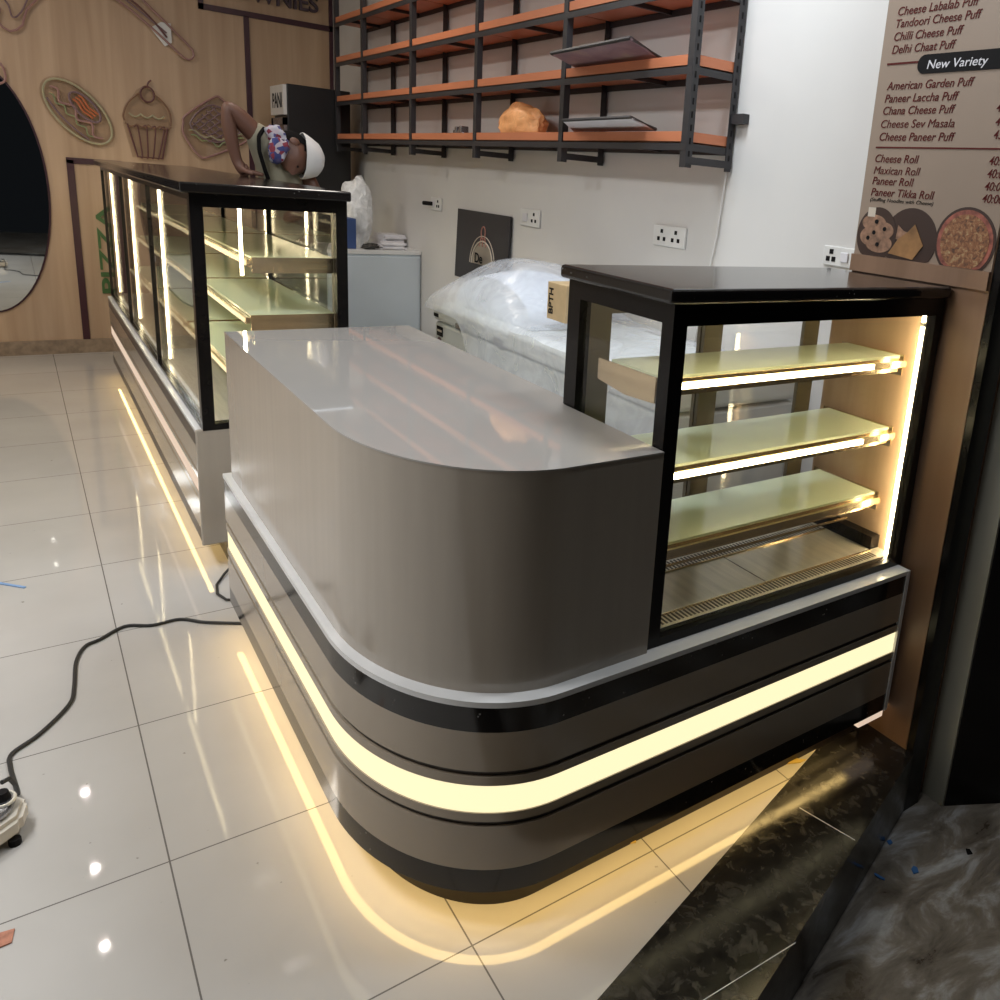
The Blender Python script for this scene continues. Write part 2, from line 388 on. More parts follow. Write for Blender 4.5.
# pillar clad in brown wood, dark shutter channel and grey column beside it
struct(B(1.905, 2.2, 1.112, 1.545, -.2, CEIL).build('wall_pillar', 'walnut'))
struct(B(1.907, 1.985, 1.09, 1.111, -.2, CEIL).build('trim_5', 'black'))
struct(MB().prism([(2.034, 1.111), (2.034, 1.039), (2.9, 1.0), (2.9, 1.111)], -.2, CEIL+.4).build('wall_column', 'grey'))
struct(MB().prism([(2.041, 1.0375), (3.6, .2), (3.6, .9), (2.9, .999)], -.2, CEIL).build('wall_outside', 'black'))

# ceiling lamps (out of frame, seen in reflections)
for i, (x, y) in enumerate(PANELS):
    t = thing('ceiling_panel_light', 'square flush ceiling light panel above the shop floor', 'ceiling light', (x, y, CEIL), 'ceiling light panels')
    f = MB(); f.box(x-.28, x+.28, y-.28, y-.25, CEIL-.03, CEIL); f.box(x-.28, x+.28, y+.25, y+.28, CEIL-.03, CEIL); f.box(x-.28, x-.25, y-.25, y+.25, CEIL-.03, CEIL); f.box(x+.25, x+.28, y-.25, y+.25, CEIL-.03, CEIL)
    f.build('frame', 'white', t)
for i, (x, y) in enumerate(SPOTS):
    t = thing('downlight', 'small round recessed downlight in the ceiling row', 'ceiling light', (x, y, CEIL), 'ceiling downlights')
    MB().tube([(x+.05*math.cos(k*PI/10), y+.05*math.sin(k*PI/10), CEIL-.01) for k in range(20)], .012, 6, True).build('ring', 'white', t)

# ------------------------------------------------------------------ the curved counter
def ell_path(xl, yf, rx, ry, yb, xr, n=28):
    P = [(xl, yb), (xl, yf+ry+.0)]
    for k in range(1, n):
        a = PI+PI/2*k/n
        P.append((xl+rx+rx*math.cos(a), yf+ry+ry*math.sin(a)))
    P += [(xl+rx, yf), (xr, yf)]
    return P
SX, SY, SRX, SRY, SYB, SXR = .449, 1.185, .32, .43, 2.70, 1.872
def shell(d): return ell_path(SX+d, SY+d, SRX-d, SRY-d, SYB, SXR)
def band(z0, z1, d, th=.03): return MB().wallstrip(shell(d), shell(d+th), z0, z1)
ct = thing('curved_counter', 'taupe curved service counter with glowing warm band along its base', 'counter', (1.0, 1.9, 0))
band(0, .047, .068, .05).build('plinth', 'plinth', ct, True)
band(.047, .0842, .068, .05).build('plinth_cap', 'edge', ct, True)
B(1.765, SXR, SY+.001, SY+.03, .080, .0995).build('glow_end_strip', 'stripdim', ct)['label'] = 'cream end piece with painted glow under the counter'  # no lamp: emission paints the light this cream piece catches
band(.0845, .107, .050, .07).build('underside_ledge', 'edge', ct, True)
band(.100, .155, 0).build('lower_granite_band', 'granite', ct, True)
band(.155, .258, 0).build('lower_panel', 'panel', ct, True)
band(.258, .270, .006).build('lower_groove', 'dark', ct, True)
band(.270, .290, 0).build('lower_lip', 'panel', ct, True)
band(.290, .354, .003).build('light_band', 'strip', ct, True)['label'] = 'glowing warm white light band'
band(.354, .374, 0).build('upper_lip', 'panel', ct, True)
band(.374, .386, .006).build('upper_groove', 'dark', ct, True)
band(.386, .474, 0).build('upper_panel', 'panel', ct, True)
band(.474, .529, 0).build('upper_granite_band', 'granite', ct, True)
MB().prism(shell(-.002)+[(SXR, 1.60), (1.03, 1.60), (1.03, SYB)], .529, .541).build('ledge', 'edge', ct, True)
B(SXR, SXR+.012, SY-.004, 1.60, .100, .541).build('end_panel', 'edge', ct)
MB().prism([(p[0], p[1]) for p in shell(.031)]+[(SXR-.001, 1.60), (1.03, 1.60), (1.03, SYB-.001)], .108, .5285).build('carcass', 'edge', ct)
MB().prism([(p[0], p[1]) for p in shell(.126)]+[(SXR-.001, 1.60), (1.03, 1.60), (1.03, SYB-.001)], .0, .1075).build('carcass_base', 'plinth', ct)
band(.0945, .0998, .012, .018).build('led_ribbon', 'led', ct, True)['label'] = 'thin warm light ribbon under the counter edge'
def upper(d): return ell_path(.466+d, 1.213+d, .31-d, .42-d, 2.66, .994)
MB().prism(upper(.0)+[(.994, 1.60), (1.02, 1.60), (1.02, 2.66)], .541, .992).build('upper_body', 'lam', ct, True)
MB().prism(upper(-.001)+[(.994, 1.605), (1.025, 1.605), (1.025, 2.662)], .9921, .9955).build('countertop', 'lamtop', ct, True)

# ------------------------------------------------------------------ front glass display case on the counter
dc = thing('display_case', 'black framed glass display case standing on the right end of the curved counter', 'display case', (1.45, 1.42, .541))
X0, X1, Y0, Y1, Z0, Z1 = .997, 1.896, 1.222, 1.610, .5415, 1.292
B(X0-.02, X1+.001, Y0-.014, Y1+.012, Z1, Z1+.03, bev=.008, seg=3).build('roof_slab', 'granite', dc)
f = MB()
f.box(X0, X0+.036, Y0, Y0+.036, Z0, Z1); f.box(X1-.03, X1-.001, Y0, Y0+.03, Z0, Z1)
f.box(X0, X0+.03, Y1-.05, Y1, Z0, Z1)
f.box(X0+.036, X1-.03, Y0, Y0+.03, Z0, Z0+.020); f.box(X0+.036, X1-.03, Y0, Y0+.03, Z1-.045, Z1)
f.box(X0, X0+.03, Y0+.036, Y1-.05, Z0, Z0+.02); f.box(X0, X0+.03, Y0+.036, Y1-.05, Z1-.042, Z1)
f.build('frame', 'black', dc)
B(X0+.03, X1-.009, Y1-.03, Y1, Z1-.06, Z1).build('rear_rail', 'brownframe', dc)
B(X0+.03, X1-.009, Y1-.03, Y1, Z0, Z0+.05).build('rear_rail', 'brownframe', dc)
for (a, b, yy) in ((1.04, 1.46, Y1-.028), (1.395, 1.855, Y1-.014)):
    f = MB(); f.box(a, a+.062, yy, yy+.012, Z0+.05, Z1-.06); f.box(b-.062, b, yy, yy+.012, Z0+.05, Z1-.06); f.box(a, b, yy+.001, yy+.011, Z0+.05, Z0+.07); f.box(a, b, yy+.001, yy+.011, Z1-.08, Z1-.06)
    d = f.build('rear_door', 'brownframe', dc)
    B(a+.062, b-.062, yy+.004, yy+.007, Z0+.05, Z1-.06).build('pane', 'glass', d)
B(X0+.036, X1-.03, Y0+.012, Y0+.018, Z0+.02, Z1-.045).build('front_pane', 'glass', dc)
B(X0+.010, X0+.015, Y0+.036, Y1-.05, Z0+.02, Z1-.042).build('side_pane', 'glass', dc)
B(X1-.008, X1-.002, Y0+.03, Y1-.03, Z0, Z1).build('end_board', 'wood', dc)
MB().tube([(1.868, 1.256, .555), (1.868, 1.256, 1.245)], .0065, 10).build('light_tube', 'tube', dc, True)['label'] = 'upright glowing light tube'
c_ = MB(); c_.tube([(1.868, 1.256, 1.212), (1.868, 1.256, 1.224)], .0095, 12); c_.build('tube_clip', 'steel', dc)
# chilled deck with slotted vents
B(X0+.031, X1-.009, Y0+.031, Y1-.031, Z0, .562).build('deck', 'steel', dc)
g = MB()
x = X0+.04
while x < X1-.06:
    g.box(x, x+.005, 1.262, 1.292, .562, .5632); g.box(x+.004, x+.009, 1.468, 1.512, .562, .5632); x += .0118
g.box(1.435, 1.437, 1.297, 1.462, .562, .5626)
g.build('vent_slots', 'slot', dc)
g = MB(); g.box(X0+.04, X1-.05, 1.2935, 1.2975, .562, .566); g.box(X0+.04, X1-.05, 1.462, 1.466, .562, .566)
g.build('vent_rims', 'gold', dc)
B(X1-.045, X1-.009, 1.30, Y1-.04, .5625, .60).build('end_kerb', 'black', dc)
def case_shelf(parent, z, yf, yb, xa, xb, lit=True):
    sh = B(xa, xb, yf, yb, z-.007, z).build('shelf', 'frost', parent)
    t = MB(); t.box(xa-.012, xb+.012, yf-.016, yf-.001, z-.030, z-.012); t.box(xa, xb, yf, yf+.012, z-.045, z-.0072)
    t.build('shelf_trim', 'gold', sh)
    B(xa+.01, xb-.13, yf-.021, yf-.0165, z-.026 if lit else z-.05, z-.013 if lit else z-.045).build('shelf_edge_bar', 'shelfled' if lit else 'gold', sh)
    for xe in (xa-.016, xb+.012):
        b = MB(); b.polyx([(yf-.005, z), (yb+.03, z-.002), (yb+.03, z-.05), (yf+.10, z-.062), (yf-.005, z-.056)], xe, xe+.004)
        b.build('bracket', 'gold', sh)
    return sh
B(X0+.05, X1-.05, Y0+.034, Y0+.046, Z1-.040, Z1-.034).build('roof_light', 'shelfled', dc)
case_shelf(dc, 1.126, 1.305, 1.485, 1.042, 1.855)
case_shelf(dc, .924, 1.305, 1.520, 1.042, 1.855)
case_shelf(dc, .731, 1.318, 1.525, 1.042, 1.855, False)

# ------------------------------------------------------------------ long glass display counter at the back left
FX, FY0, FY1 = .452, 3.17, 6.45
fc = thing('display_counter', 'long glass display counter with black frame running back to the wooden wall', 'display counter', (.72, 4.8, 0))
def fb(z0, z1, d, m, name, x1=None):
    return B(FX+d, x1 or FX+d+.03, FY0+.014, FY1, z0, z1).build(name, m, fc)
fb(0, .10, .085, 'plinth', 'plinth', .99)
fb(.10, .150, 0, 'granite' if 0 else 'dark', 'lower_band'); fb(.150, .262, 0, 'panel', 'lower_panel'); fb(.262, .272, .006, 'dark', 'groove')
fb(.272, .292, 0, 'panel', 'lower_lip'); fb(.292, .352, .003, 'stripdim', 'light_band')['label'] = 'pale pinkish light band'
fb(.352, .372, 0, 'panel', 'upper_lip'); fb(.372, .384, .006, 'dark', 'upper_groove'); fb(.384, .474, 0, 'panel', 'upper_panel'); fb(.474, .529, 0, 'dark', 'upper_band')
B(FX-.002, .99, FY0+.014, FY1, .529, .541).build('ledge', 'edge', fc)
B(FX+.031, .985, FY0+.0142, FY1-.002, .10, .5285).build('carcass', 'edge', fc)
B(FX-.006, .99, FY0, FY0+.0138, .10, .548, bev=.006).build('end_panel', 'lam', fc)
B(FX+.012, FX+.026, FY0+.02, FY1, .0945, .0998).build('led_ribbon', 'led', fc)
FT = 1.405
B(.440, .99, FY0-.04, FY1+.03, FT-.035, FT, bev=.006).build('roof_slab', 'granite', fc)
f = MB()
f.box(.470, .510, FY0, FY0+.04, .5415, FT-.035); f.box(.945, .985, FY0, FY0+.04, .5415, FT-.035)
f.box(.51, .945, FY0, FY0+.04, FT-.08, FT-.035); f.box(.51, .945, FY0, FY0+.04, .5415, .565)
f.box(.470, .486, FY0+.04, FY1, FT-.06, FT-.035); f.box(.470, .486, FY0+.04, FY1, .5415, .555)
f.box(.955, .985, FY0+.04, FY1, FT-.07, FT-.035); f.box(.955, .985, FY0+.04, FY1, .5415, .60)
f.build('frame', 'black', fc)
JO = [4.27, 5.36]
for y in JO: B(.468, .484, y-.009, y+.009, .555, FT-.06).build('joint_post', 'black', fc)
B(.470, .486, FY1-.014, FY1, .555, FT-.06).build('joint_post', 'black', fc)
B(.487, .491, FY0+.04, FY1-.02, .556, FT-.061).build('front_pane', 'glass', fc)
B(.511, .944, FY0+.015, FY0+.020, .566, FT-.081).build('end_pane', 'glass', fc)
for a, b in ((3.22, 4.3), (4.24, 5.38), (5.32, 6.4)):
    d = MB(); d.box(.958, .970, a, a+.06, .60, FT-.07); d.box(.958, .970, b-.06, b, .60, FT-.07); d.box(.959, .969, a, b, .60, .625); d.box(.959, .969, a, b, FT-.095, FT-.07)
    dd = d.build('rear_door', 'brownframe', fc)
    B(.962, .966, a+.06, b-.06, .60, FT-.07).build('pane', 'glass', dd)
B(.492, .954, FY0+.041, FY1-.021, .5415, .560).build('deck', 'steel', fc)
for a, b in ((3.235, 4.245), (4.295, 5.335), (5.385, 6.40)):
    for z, xf in ((1.155, .665), (.945, .655), (.745, .60)):
        sh = B(xf, .95, a, b, z-.007, z).build('shelf', 'frost', fc)
        tt = MB(); tt.box(xf-.016, xf-.001, a, b, z-.032, z-.010); tt.build('shelf_trim', 'gold', sh)
        B(xf-.021, xf-.0165, a+.01, b-.01, z-.027, z-.014).build('shelf_edge_bar', 'shelfglow', sh)  # gold edge, its gleam painted by emission
        B(xf, .95, a-.006, a-.001, z-.058, z-.001).build('bracket', 'gold', sh); B(xf, .95, b+.001, b+.006, z-.058, z-.001).build('bracket', 'gold', sh)
for y in (4.24, 5.33, 6.36):
    MB().tube([(.515, y, .58), (.515, y, FT-.065)], .0055, 8).build('light_tube', 'tube', fc, True)
MB().tube([(.632, 3.225, 1.09), (.632, 3.225, FT-.036)], .0055, 8).build('light_tube', 'tube', fc, True)
B(.9905, 1.0, FY0, FY1, .10, FT-.04).build('rear_board', 'lam', fc) if 0 else None

B(.492, .504, FY0+.06, FY1-.06, FT-.048, FT-.042).build('roof_light', 'shelfled', fc)
# ------------------------------------------------------------------ orange rack on the right wall
rk = thing('wall_rack', 'slotted dark metal wall rack with rows of orange shelf trays', 'shelf rack', (2.05, 4.5, 1.6))
RY = [6.45, 5.876, 5.010, 4.126, 3.259, 2.393]
RF, RB = 1.938, 2.161
LV = [1.714, 1.973, 2.237, 2.500]
for i, y in enumerate(RY):
    for (x, sgn) in ((RF, 1), (RB, -1)):
        u = MB(); u.box(min(x, x+sgn*.030), max(x, x+sgn*.030), y-.003, y, 1.589, 2.83); u.box(min(x, x+sgn*.003), max(x, x+sgn*.003), y, y+.030, 1.589, 2.83)
        ob = u.build('upright', 'rack', rk)
        if i == 5:
            h = MB()
            for k in range(26): h.box(min(x+sgn*.011, x+sgn*.018), max(x+sgn*.011, x+sgn*.018), y-.0042, y-.0031, 1.625+k*.045, 1.647+k*.045)
            h.build('slot_holes', 'ink', ob)['kind'] = 'stuff'
    B(RF, RB, y-.006, y-.003, 1.600, 1.627).build('foot_bar', 'rack', rk)
for z in LV:
    for i in range(5):
        ya, yb = RY[i+1]+.004, RY[i]-.004; xa, xb = RF+.004, RB-.004
        p = MB(); p.box(xa, xb, ya, yb, z-.040, z-.035)
        p.box(xa, xa+.003, ya, yb, z-.040, z); p.box(xb-.003, xb, ya, yb, z-.040, z); p.box(xa, xb, ya, ya+.003, z-.040, z); p.box(xa, xb, yb-.003, yb, z-.040, z)
        p.build('shelf_tray', 'orange', rk)
    b = MB(); b.box(RF-.001, RF+.003, RY[5], RY[0], z-.066, z-.041); b.box(RB-.006, RB-.003, RY[5], RY[0], z-.066, z-.041)
    for i in range(5):
        ym = (RY[i]+RY[i+1])/2; b.box(RF+.003, RB-.006, ym-.007, ym+.007, z-.058, z-.0405)
    b.box(RF, RB, RY[5], RY[5]+.003, z-.066, z-.041)
    b.build('shelf_beam', 'rack', rk)
B(2.139, RW-.001, 2.325, 2.393, 1.760, 1.795).build('wall_bracket', 'rack', rk)

# things on the rack
o = MB().blob((2.025, 3.79, 1.755), (.075, .20, .10), 4, .16, 1.8, .24, 3).build('orange_bag', 'orangebag', None, True, (2.01, 3.79, 1.68))
tag(o, 'crumpled orange plastic bag on the lowest orange shelf', 'bag')
hw = MB(); hw.box(1.965, 2.03, 4.322, 4.625, 1.6795, 1.694)
for k in range(7):
    x, y = 1.965+.009*k, 4.34+.040*k; hw.box(x, x+.045, y, y+.03, 1.69+.011*(k % 3), 1.722+.016*((k*2) % 3), bev=.004)
tag(hw.build('metal_fitting', 'tool_metal', None, False, (2.0, 4.47, 1.679)), 'small pile of grey metal fittings on the lowest orange shelf', 'metal fitting')
def tray_picture(label, pts, m, r):
    c = [sum(p[k] for p in pts)/4 for k in range(3)]
    fr = thing('framed_picture', label, 'picture', c)
    MB().quadprism(pts, .010).build('print', m, fr)
    k = MB(); P = [Vector(p) for p in pts]; n = (P[1]-P[0]).cross(P[2]-P[0]).normalized()*.006
    k.tube([p+n for p in P], r, 6, True); k.build('frame', 'rack', fr)
tray_picture('framed printed picture lying tilted over the edge of the middle orange shelf', [(1.775, 2.55, 2.003), (2.05, 2.72, 1.985), (2.05, 3.30, 1.980), (1.79, 3.12, 1.996)], 'print', .008)
tray_picture('white backed framed picture lying over the edge of the lowest orange shelf', [(1.785, 2.53, 1.740), (2.05, 2.73, 1.728), (2.05, 3.34, 1.726), (1.80, 3.02, 1.738)], 'paper', .007)

# ------------------------------------------------------------------ sockets
def socket(label, y0, y1, z0, z1, kind):
    t = thing('wall_socket', label, 'socket', (RW-.012, (y0+y1)/2, (z0+z1)/2))
    B(RW-.012, RW-.0005, y0, y1, z0, z1, bev=.004).build('plate', 'socket', t)
    w = y1-y0; h = z1-z0
    for i in range(2):
        yc = y0+w*(.28+.44*i)
        if kind[i] == 's':
            hb = MB()
            for dy, dz in ((0, .22), (-.09, -.15), (.09, -.15)): hb.box(RW-.0135, RW-.0121, yc+w*dy-.008, yc+w*dy+.008, (z0+z1)/2+h*dz-.008, (z0+z1)/2+h*dz+.008)
            hb.build('pin_holes', 'ink', t)
        else: B(RW-.018, RW-.0121, yc-w*.12, yc+w*.12, (z0+z1)/2-h*.25, (z0+z1)/2+h*.25, bev=.003).build('rocker', 'paper', t)
    return t
socket('white double socket on the wall between poster and rack end', 3.813, 4.019, 1.263, 1.353, 'sk')
socket('white double socket on the wall above the right part of the wrapped freezer', 2.621, 2.835, 1.277, 1.362, 'ss')
socket('white switch socket on the bright wall just left of the menu pillar', 1.750, 1.884, 1.304, 1.369, 'ks')
t = socket('small white socket with a black plug on the wall left of the poster', 5.072, 5.233, 1.263, 1.344, 'sk')
MB().tube([(RW-.013, 5.19, 1.303), (RW-.055, 5.25, 1.303)], .013, 8).build('plug', 'ink', t)
tg = thing('wall_switch', 'white switch plate high on the wall above the black cooler', 'switch', (RW-.01, 7.0, 1.97))
B(RW-.010, RW-.0005, 6.93, 7.09, 1.94, 2.02, bev=.004).build('plate', 'socket', tg)
tag(MB().tube([(2.160, 2.41, 1.585), (2.160, 2.43, 1.36), (2.162, 2.50, .96), (2.162, 2.59, .43)], .0035, 6).build('hanging_wire', 'socket', None, True, (2.16, 2.41, 1.58)), 'thin white wire hanging below the near end of the rack', 'wire')

# ------------------------------------------------------------------ freezer under plastic, carton, poster
fz = thing('chest_freezer', 'white chest freezer against the wall wrapped in clear plastic', 'freezer', (1.83, 2.77, 0))
B(1.536, 2.125, 1.90, 3.66, .03, .826, bev=.014).build('body', 'freezer', fz)
l = B(1.529, 2.13, 1.89, 3.665, .832, .911, bev=.018, seg=3).build('lid', 'freezer', fz)
B(1.518, 1.5285, 3.322, 3.393, .835, .862, bev=.004).build('handle', 'tool_metal', fz)
B(1.518, 1.5285, 2.956, 3.018, .835, .870, bev=.004).build('lock', 'tool_metal', fz)
B(1.5335, 1.5355, 3.563, 3.630, .763, .808).build('rating_label', 'ink', fz)
B(1.5325, 1.5334, 3.572, 3.622, .783, .793).build('label_print', 'cream', fz)
MB().polyx([(3.60+.026*math.cos(2*PI*k/24), .728+.030*math.sin(2*PI*k/24)) for k in range(24)], 1.5335, 1.5355).build('round_sticker', 'neon_maroon', fz)
MB().polyx([(3.597+.011*math.cos(2*PI*k/16), .733+.012*math.sin(2*PI*k/16)) for k in range(16)], 1.5322, 1.5334).build('sticker_print', 'cream', fz)
B(1.5272, 1.5288, 3.60, 3.652, .850, .866).build('badge', 'ink', fz)
for x in (1.60, 2.06):
    for y in (1.98, 3.58): MB().tube([(x, y, 0), (x, y, .03)], .03, 10).build('foot', 'ink', fz)
def sheet():
    m = MB(); bm = m.bm; nu, nv = 64, 50
    G = []
    for i in range(nu+1):
        row = []
        for j in range(nv+1):
            y = 3.69-i/nu*1.80; s = j/nv
            k0 = max(0, min(1, (3.36-y)/.40)); k0 = k0*k0*(3-2*k0)
            hang = .03+.50*k0+.03*math.sin(y*9)*k0
            bul = max(0, 1-((y-3.268)/.46)**2)**.55*.235
            if y < 3.268: bul = .045+.19*max(0, min(1, (y-2.84)/.30))**.7
            if s < .3:
                k = 1-s/.3; x = 1.510-.012*k; z = .918-hang*k
            else:
                q = (s-.3)/.7; x = 1.510+q*.62; z = .918+bul*math.sin(PI*q)**.55 if 0 < q < 1 else .918
            n1 = noise.fractal(Vector((x*5, y*4, z*5)), .9, 2, 4); n2 = noise.noise(Vector((x*14, y*9, z*14)))
            if s < .3: x -= abs(n1)*.010*k0+.003*abs(n2)
            else: z += abs(n1)*.012+.004*abs(n2)
            row.append(bm.verts.new((x, y, z)))
        G.append(row)
    for i in range(nu):
        for j in range(nv): bm.faces.new((G[i][j], G[i+1][j], G[i+1][j+1], G[i][j+1]))
    return m
o = sheet().build('plastic_sheet', 'film', None, True, (1.83, 2.8, .92))
tag(o, 'crinkled clear plastic sheet bulging over the white freezer', 'plastic sheet')
dome = MB(); bm = dome.bm; rows = []
for k in range(9):
    x = 1.62+.39*k/8
    rows.append([bm.verts.new((x, 3.25+.365*math.cos(PI*i/20), .913+(.165+.03*math.sin(PI*k/8))*math.sin(PI*i/20))) for i in range(21)])
for a, b in zip(rows, rows[1:]):
    for i in range(20): bm.faces.new((a[i], a[i+1], b[i+1], b[i]))
bm.faces.new(rows[0]); bm.faces.new(rows[-1][::-1])
bm.faces.new([r[0] for r in rows]+[r[-1] for r in rows[::-1]])
tag(dome.build('white_dome_cover', 'domewhite', None, True, (1.83, 3.25, .913)), 'pale rounded cover lying under the plastic on the freezer', 'cover')
cb = thing('carton', 'small brown cardboard box with black printing on the wrapped freezer', 'box', (1.67, 2.68, .99))
B(1.607, 1.732, 2.612, 2.750, .990, 1.132, bev=.003).build('box', 'card', cb)
text('printing', 'BPTH', 'ink', cb, (1.6065, 2.706, 1.012), (0, 0, 1), (0, 1, 0), .098, .030, .0012, bold=.02)
ps = thing('poster_board', 'black board with a cream sketched cake dome propped against the wall', 'poster', (2.14, 4.45, .90))
MB().quadprism([(2.146, 4.115, .893), (2.146, 4.795, .893), (2.160, 4.795, 1.299), (2.160, 4.115, 1.299)], -.009).build('board', 'poster', ps)
def onp(y, z): return (2.1355+.014*(z-.893)/.406, y, z)
k = MB(); k.tube([onp(4.43+.135*math.cos(PI*i/24), 1.0+.135*math.sin(PI*i/24)) for i in range(25)], .005, 6); k.build('dome_outline', 'cream', ps, True)
k = MB(); k.tube([onp(4.43+.16*math.cos(PI*i/24), 1.0+.165*math.sin(PI*i/24)) for i in range(25)], .0028, 6); k.build('outer_outline', 'cream', ps, True)
a = MB(); bm = a.bm; fa = [bm.verts.new(onp(4.43+.125*math.cos(PI*i/20), 1.0+.125*math.sin(PI*i/20))) for i in range(21)]; bm.faces.new(fa); bmesh.ops.solidify(bm, geom=bm.faces[:], thickness=.001); a.build('dome_print', 'cream', ps)
k = MB(); k.tube([onp(4.43+.026*math.cos(2*PI*i/14), 1.185+.034*math.sin(2*PI*i/14)) for i in range(14)], .004, 6, True); k.build('knob_outline', 'pinkline', ps, True)
for yy in (4.385, 4.43, 4.475):
    k = MB(); k.tube([onp(yy, 1.105), onp(4.43+(yy-4.43)*.5, 1.155)], .004, 6); k.build('stem_line', 'pinkline', ps)
text('lettering', 'De', 'ink', ps, (2.1335, 4.51, 1.01), (0, -1, 0), (0, 0, 1), .10, .055, .001, bold=.02)

# ------------------------------------------------------------------ white cabinet with papers and bag, black cooler
cabt = thing('white_cabinet', 'low white cabinet with pale top in the far right corner', 'cabinet', (1.85, 5.63, 0))
B(1.536, 2.164, 5.412, 5.858, .02, .951).build('body', 'white', cabt)
B(1.527, 2.166, 5.403, 5.867, .953, .978).build('top', 'edge', cabt)
B(1.555, 2.15, 5.400, 5.411, .04, .938, bev=.003).build('front_panel', 'white', cabt)
B(1.60, 2.10, 5.45, 5.83, 0, .02).build('foot', 'ink', cabt)
o = MB().blob((1.84, 5.715, 1.196), (.103, .107, .222), 4, .20, 1.6, .02, 7).build('plastic_bag', 'bag', None, True, (1.84, 5.715, .979))
tag(o, 'puffed white plastic bag standing on the low white cabinet', 'bag')
for i, (x, y, z, rz, n, lab) in enumerate([(2.062, 5.735, .979, .15, .082, 'taller stack of white papers against the wall on the white cabinet'), (2.0, 5.512, .979, -.2, .045, 'lower stack of white papers at the front edge of the white cabinet')]):
    p = MB(); nl = 6
    for k in range(nl):
        w2, d2 = .076, (.09, .066)[i]
        a = rz+.08*math.sin(k*2.1); dx, dy = .008*math.sin(k*1.7), .008*math.cos(k*2.3)
        pts = [(x+dx+cx*w2*math.cos(a)-cy*d2*math.sin(a), y+dy+cx*w2*math.sin(a)+cy*d2*math.cos(a)) for cx, cy in ((-1, -1), (1, -1), (1, 1), (-1, 1))]
        p.prism(pts, z+n*k/nl, z+n*(k+1)/nl)
    tag(p.build('paper_stack', 'paper', None, False, (x, y, z)), lab, 'paper stack')
tag(B(1.697, 1.755, 5.465, 5.626, .9785, 1.170, bev=.004).build('blue_folder', 'blue', None, False, (1.726, 5.54, .9785)), 'upright dark blue folder beside the plastic bag on the cabinet', 'folder')
tag(MB().blob((1.845, 5.47, .996), (.055, .035, .020), 3, .5, 5, .1, 2).build('cable_bundle', 'cablegrey', None, True, (1.845, 5.47, .979)), 'small dark tangle of wire in front of the plastic bag', 'wire')
fg = thing('black_cooler', 'tall black drinks cooler with a white header sign behind the bending person', 'fridge', (1.83, 6.68, 0))
B(1.615, 2.055, 6.50, 6.87, .04, 2.02, bev=.006).build('body', 'fridge', fg)
B(1.590, 1.614, 6.505, 6.865, 1.81, 2.012).build('header_sign', 'sign', fg)
text('sign_lettering', 'PANI', 'ink', fg, (1.5890, 6.80, 1.86), (0, -1, 0), (0, 0, 1), .26, .10, .001, bold=.01)
d = MB(); d.box(1.592, 1.612, 6.505, 6.55, .10, 1.79); d.box(1.592, 1.612, 6.82, 6.865, .10, 1.79); d.box(1.592, 1.612, 6.505, 6.865, 1.74, 1.79); d.box(1.592, 1.612, 6.505, 6.865, .10, .16)
dd = d.build('door', 'tool_metal', fg); B(1.598, 1.602, 6.55, 6.82, .16, 1.74).build('pane', 'glass', dd)
B(1.604, 1.6135, 6.55, 6.82, .16, 1.74).build('interior_back', 'walnut', dd)
for x in (1.66, 2.0):
    for y in (6.54, 6.83): MB().tube([(x, y, 0), (x, y, .04)], .02, 8).build('foot', 'ink', fg)

# ------------------------------------------------------------------ back wall: mirror, neon signs, letters
mr = thing('oval_mirror', 'tall oval wall mirror with a thin burgundy rim at the left edge', 'mirror', (-.15, BW-.01, 1.145))
MB().disc_y(-.15, 1.145, .375, .835, BW-.012, BW-.001, 72).build('rim', 'burg', mr)
MB().disc_y(-.15, 1.145, .362, .822, BW-.018, BW-.0125, 72).build('mirror_glass', 'mirror', mr)
YN = BW-.03
def spline(P, closed, n=5):
    Q = []; N_ = len(P); rng_ = range(N_ if closed else N_-1)
    for i in rng_:
        if closed: p0, p1, p2, p3 = P[i-1], P[i], P[(i+1) % N_], P[(i+2) % N_]
        else: p0, p1, p2, p3 = P[max(i-1, 0)], P[i], P[i+1], P[min(i+2, N_-1)]
        for k in range(n):
            t_ = k/n; Q.append(tuple(.5*((2*p1[a])+(-p0[a]+p2[a])*t_+(2*p0[a]-5*p1[a]+4*p2[a]-p3[a])*t_**2+(-p0[a]+3*p1[a]-3*p2[a]+p3[a])*t_**3) for a in range(2)))
    if not closed: Q.append(tuple(P[-1]))
    return Q
def neon(name, parent, m, pts, r=.008, closed=False):
    if name not in ('case_tube', 'grill_tube'): pts = spline(pts, closed, 5 if len(pts) < 14 else 2)
    return MB().tube([(p[0], YN, p[1]) for p in pts], r, 6, closed).build(name, m, parent, True)
def ell(cx, cz, rx, rz, a=0, n=40, a0=0, a1=2*PI):
    out = []
    for i in range(n):
        t_ = a0+(a1-a0)*i/(n if abs(a1-a0-2*PI) < 1e-6 else n-1); x, z = rx*math.cos(t_), rz*math.sin(t_)
        out.append((cx+x*math.cos(a)-z*math.sin(a), cz+x*math.sin(a)+z*math.cos(a)))
    return out
def backing(parent, pts):
    m = MB(); bm = m.bm
    a = [bm.verts.new((p[0], YN+.012, p[1])) for p in pts]; b = [bm.verts.new((p[0], BW-.012, p[1])) for p in pts]; n = len(pts)
    bm.faces.new(a); bm.faces.new(b[::-1])
    for k in range(n): bm.faces.new((a[k], a[(k+1) % n], b[(k+1) % n], b[k]))
    m.build('acrylic_backing', 'acrylic', parent)
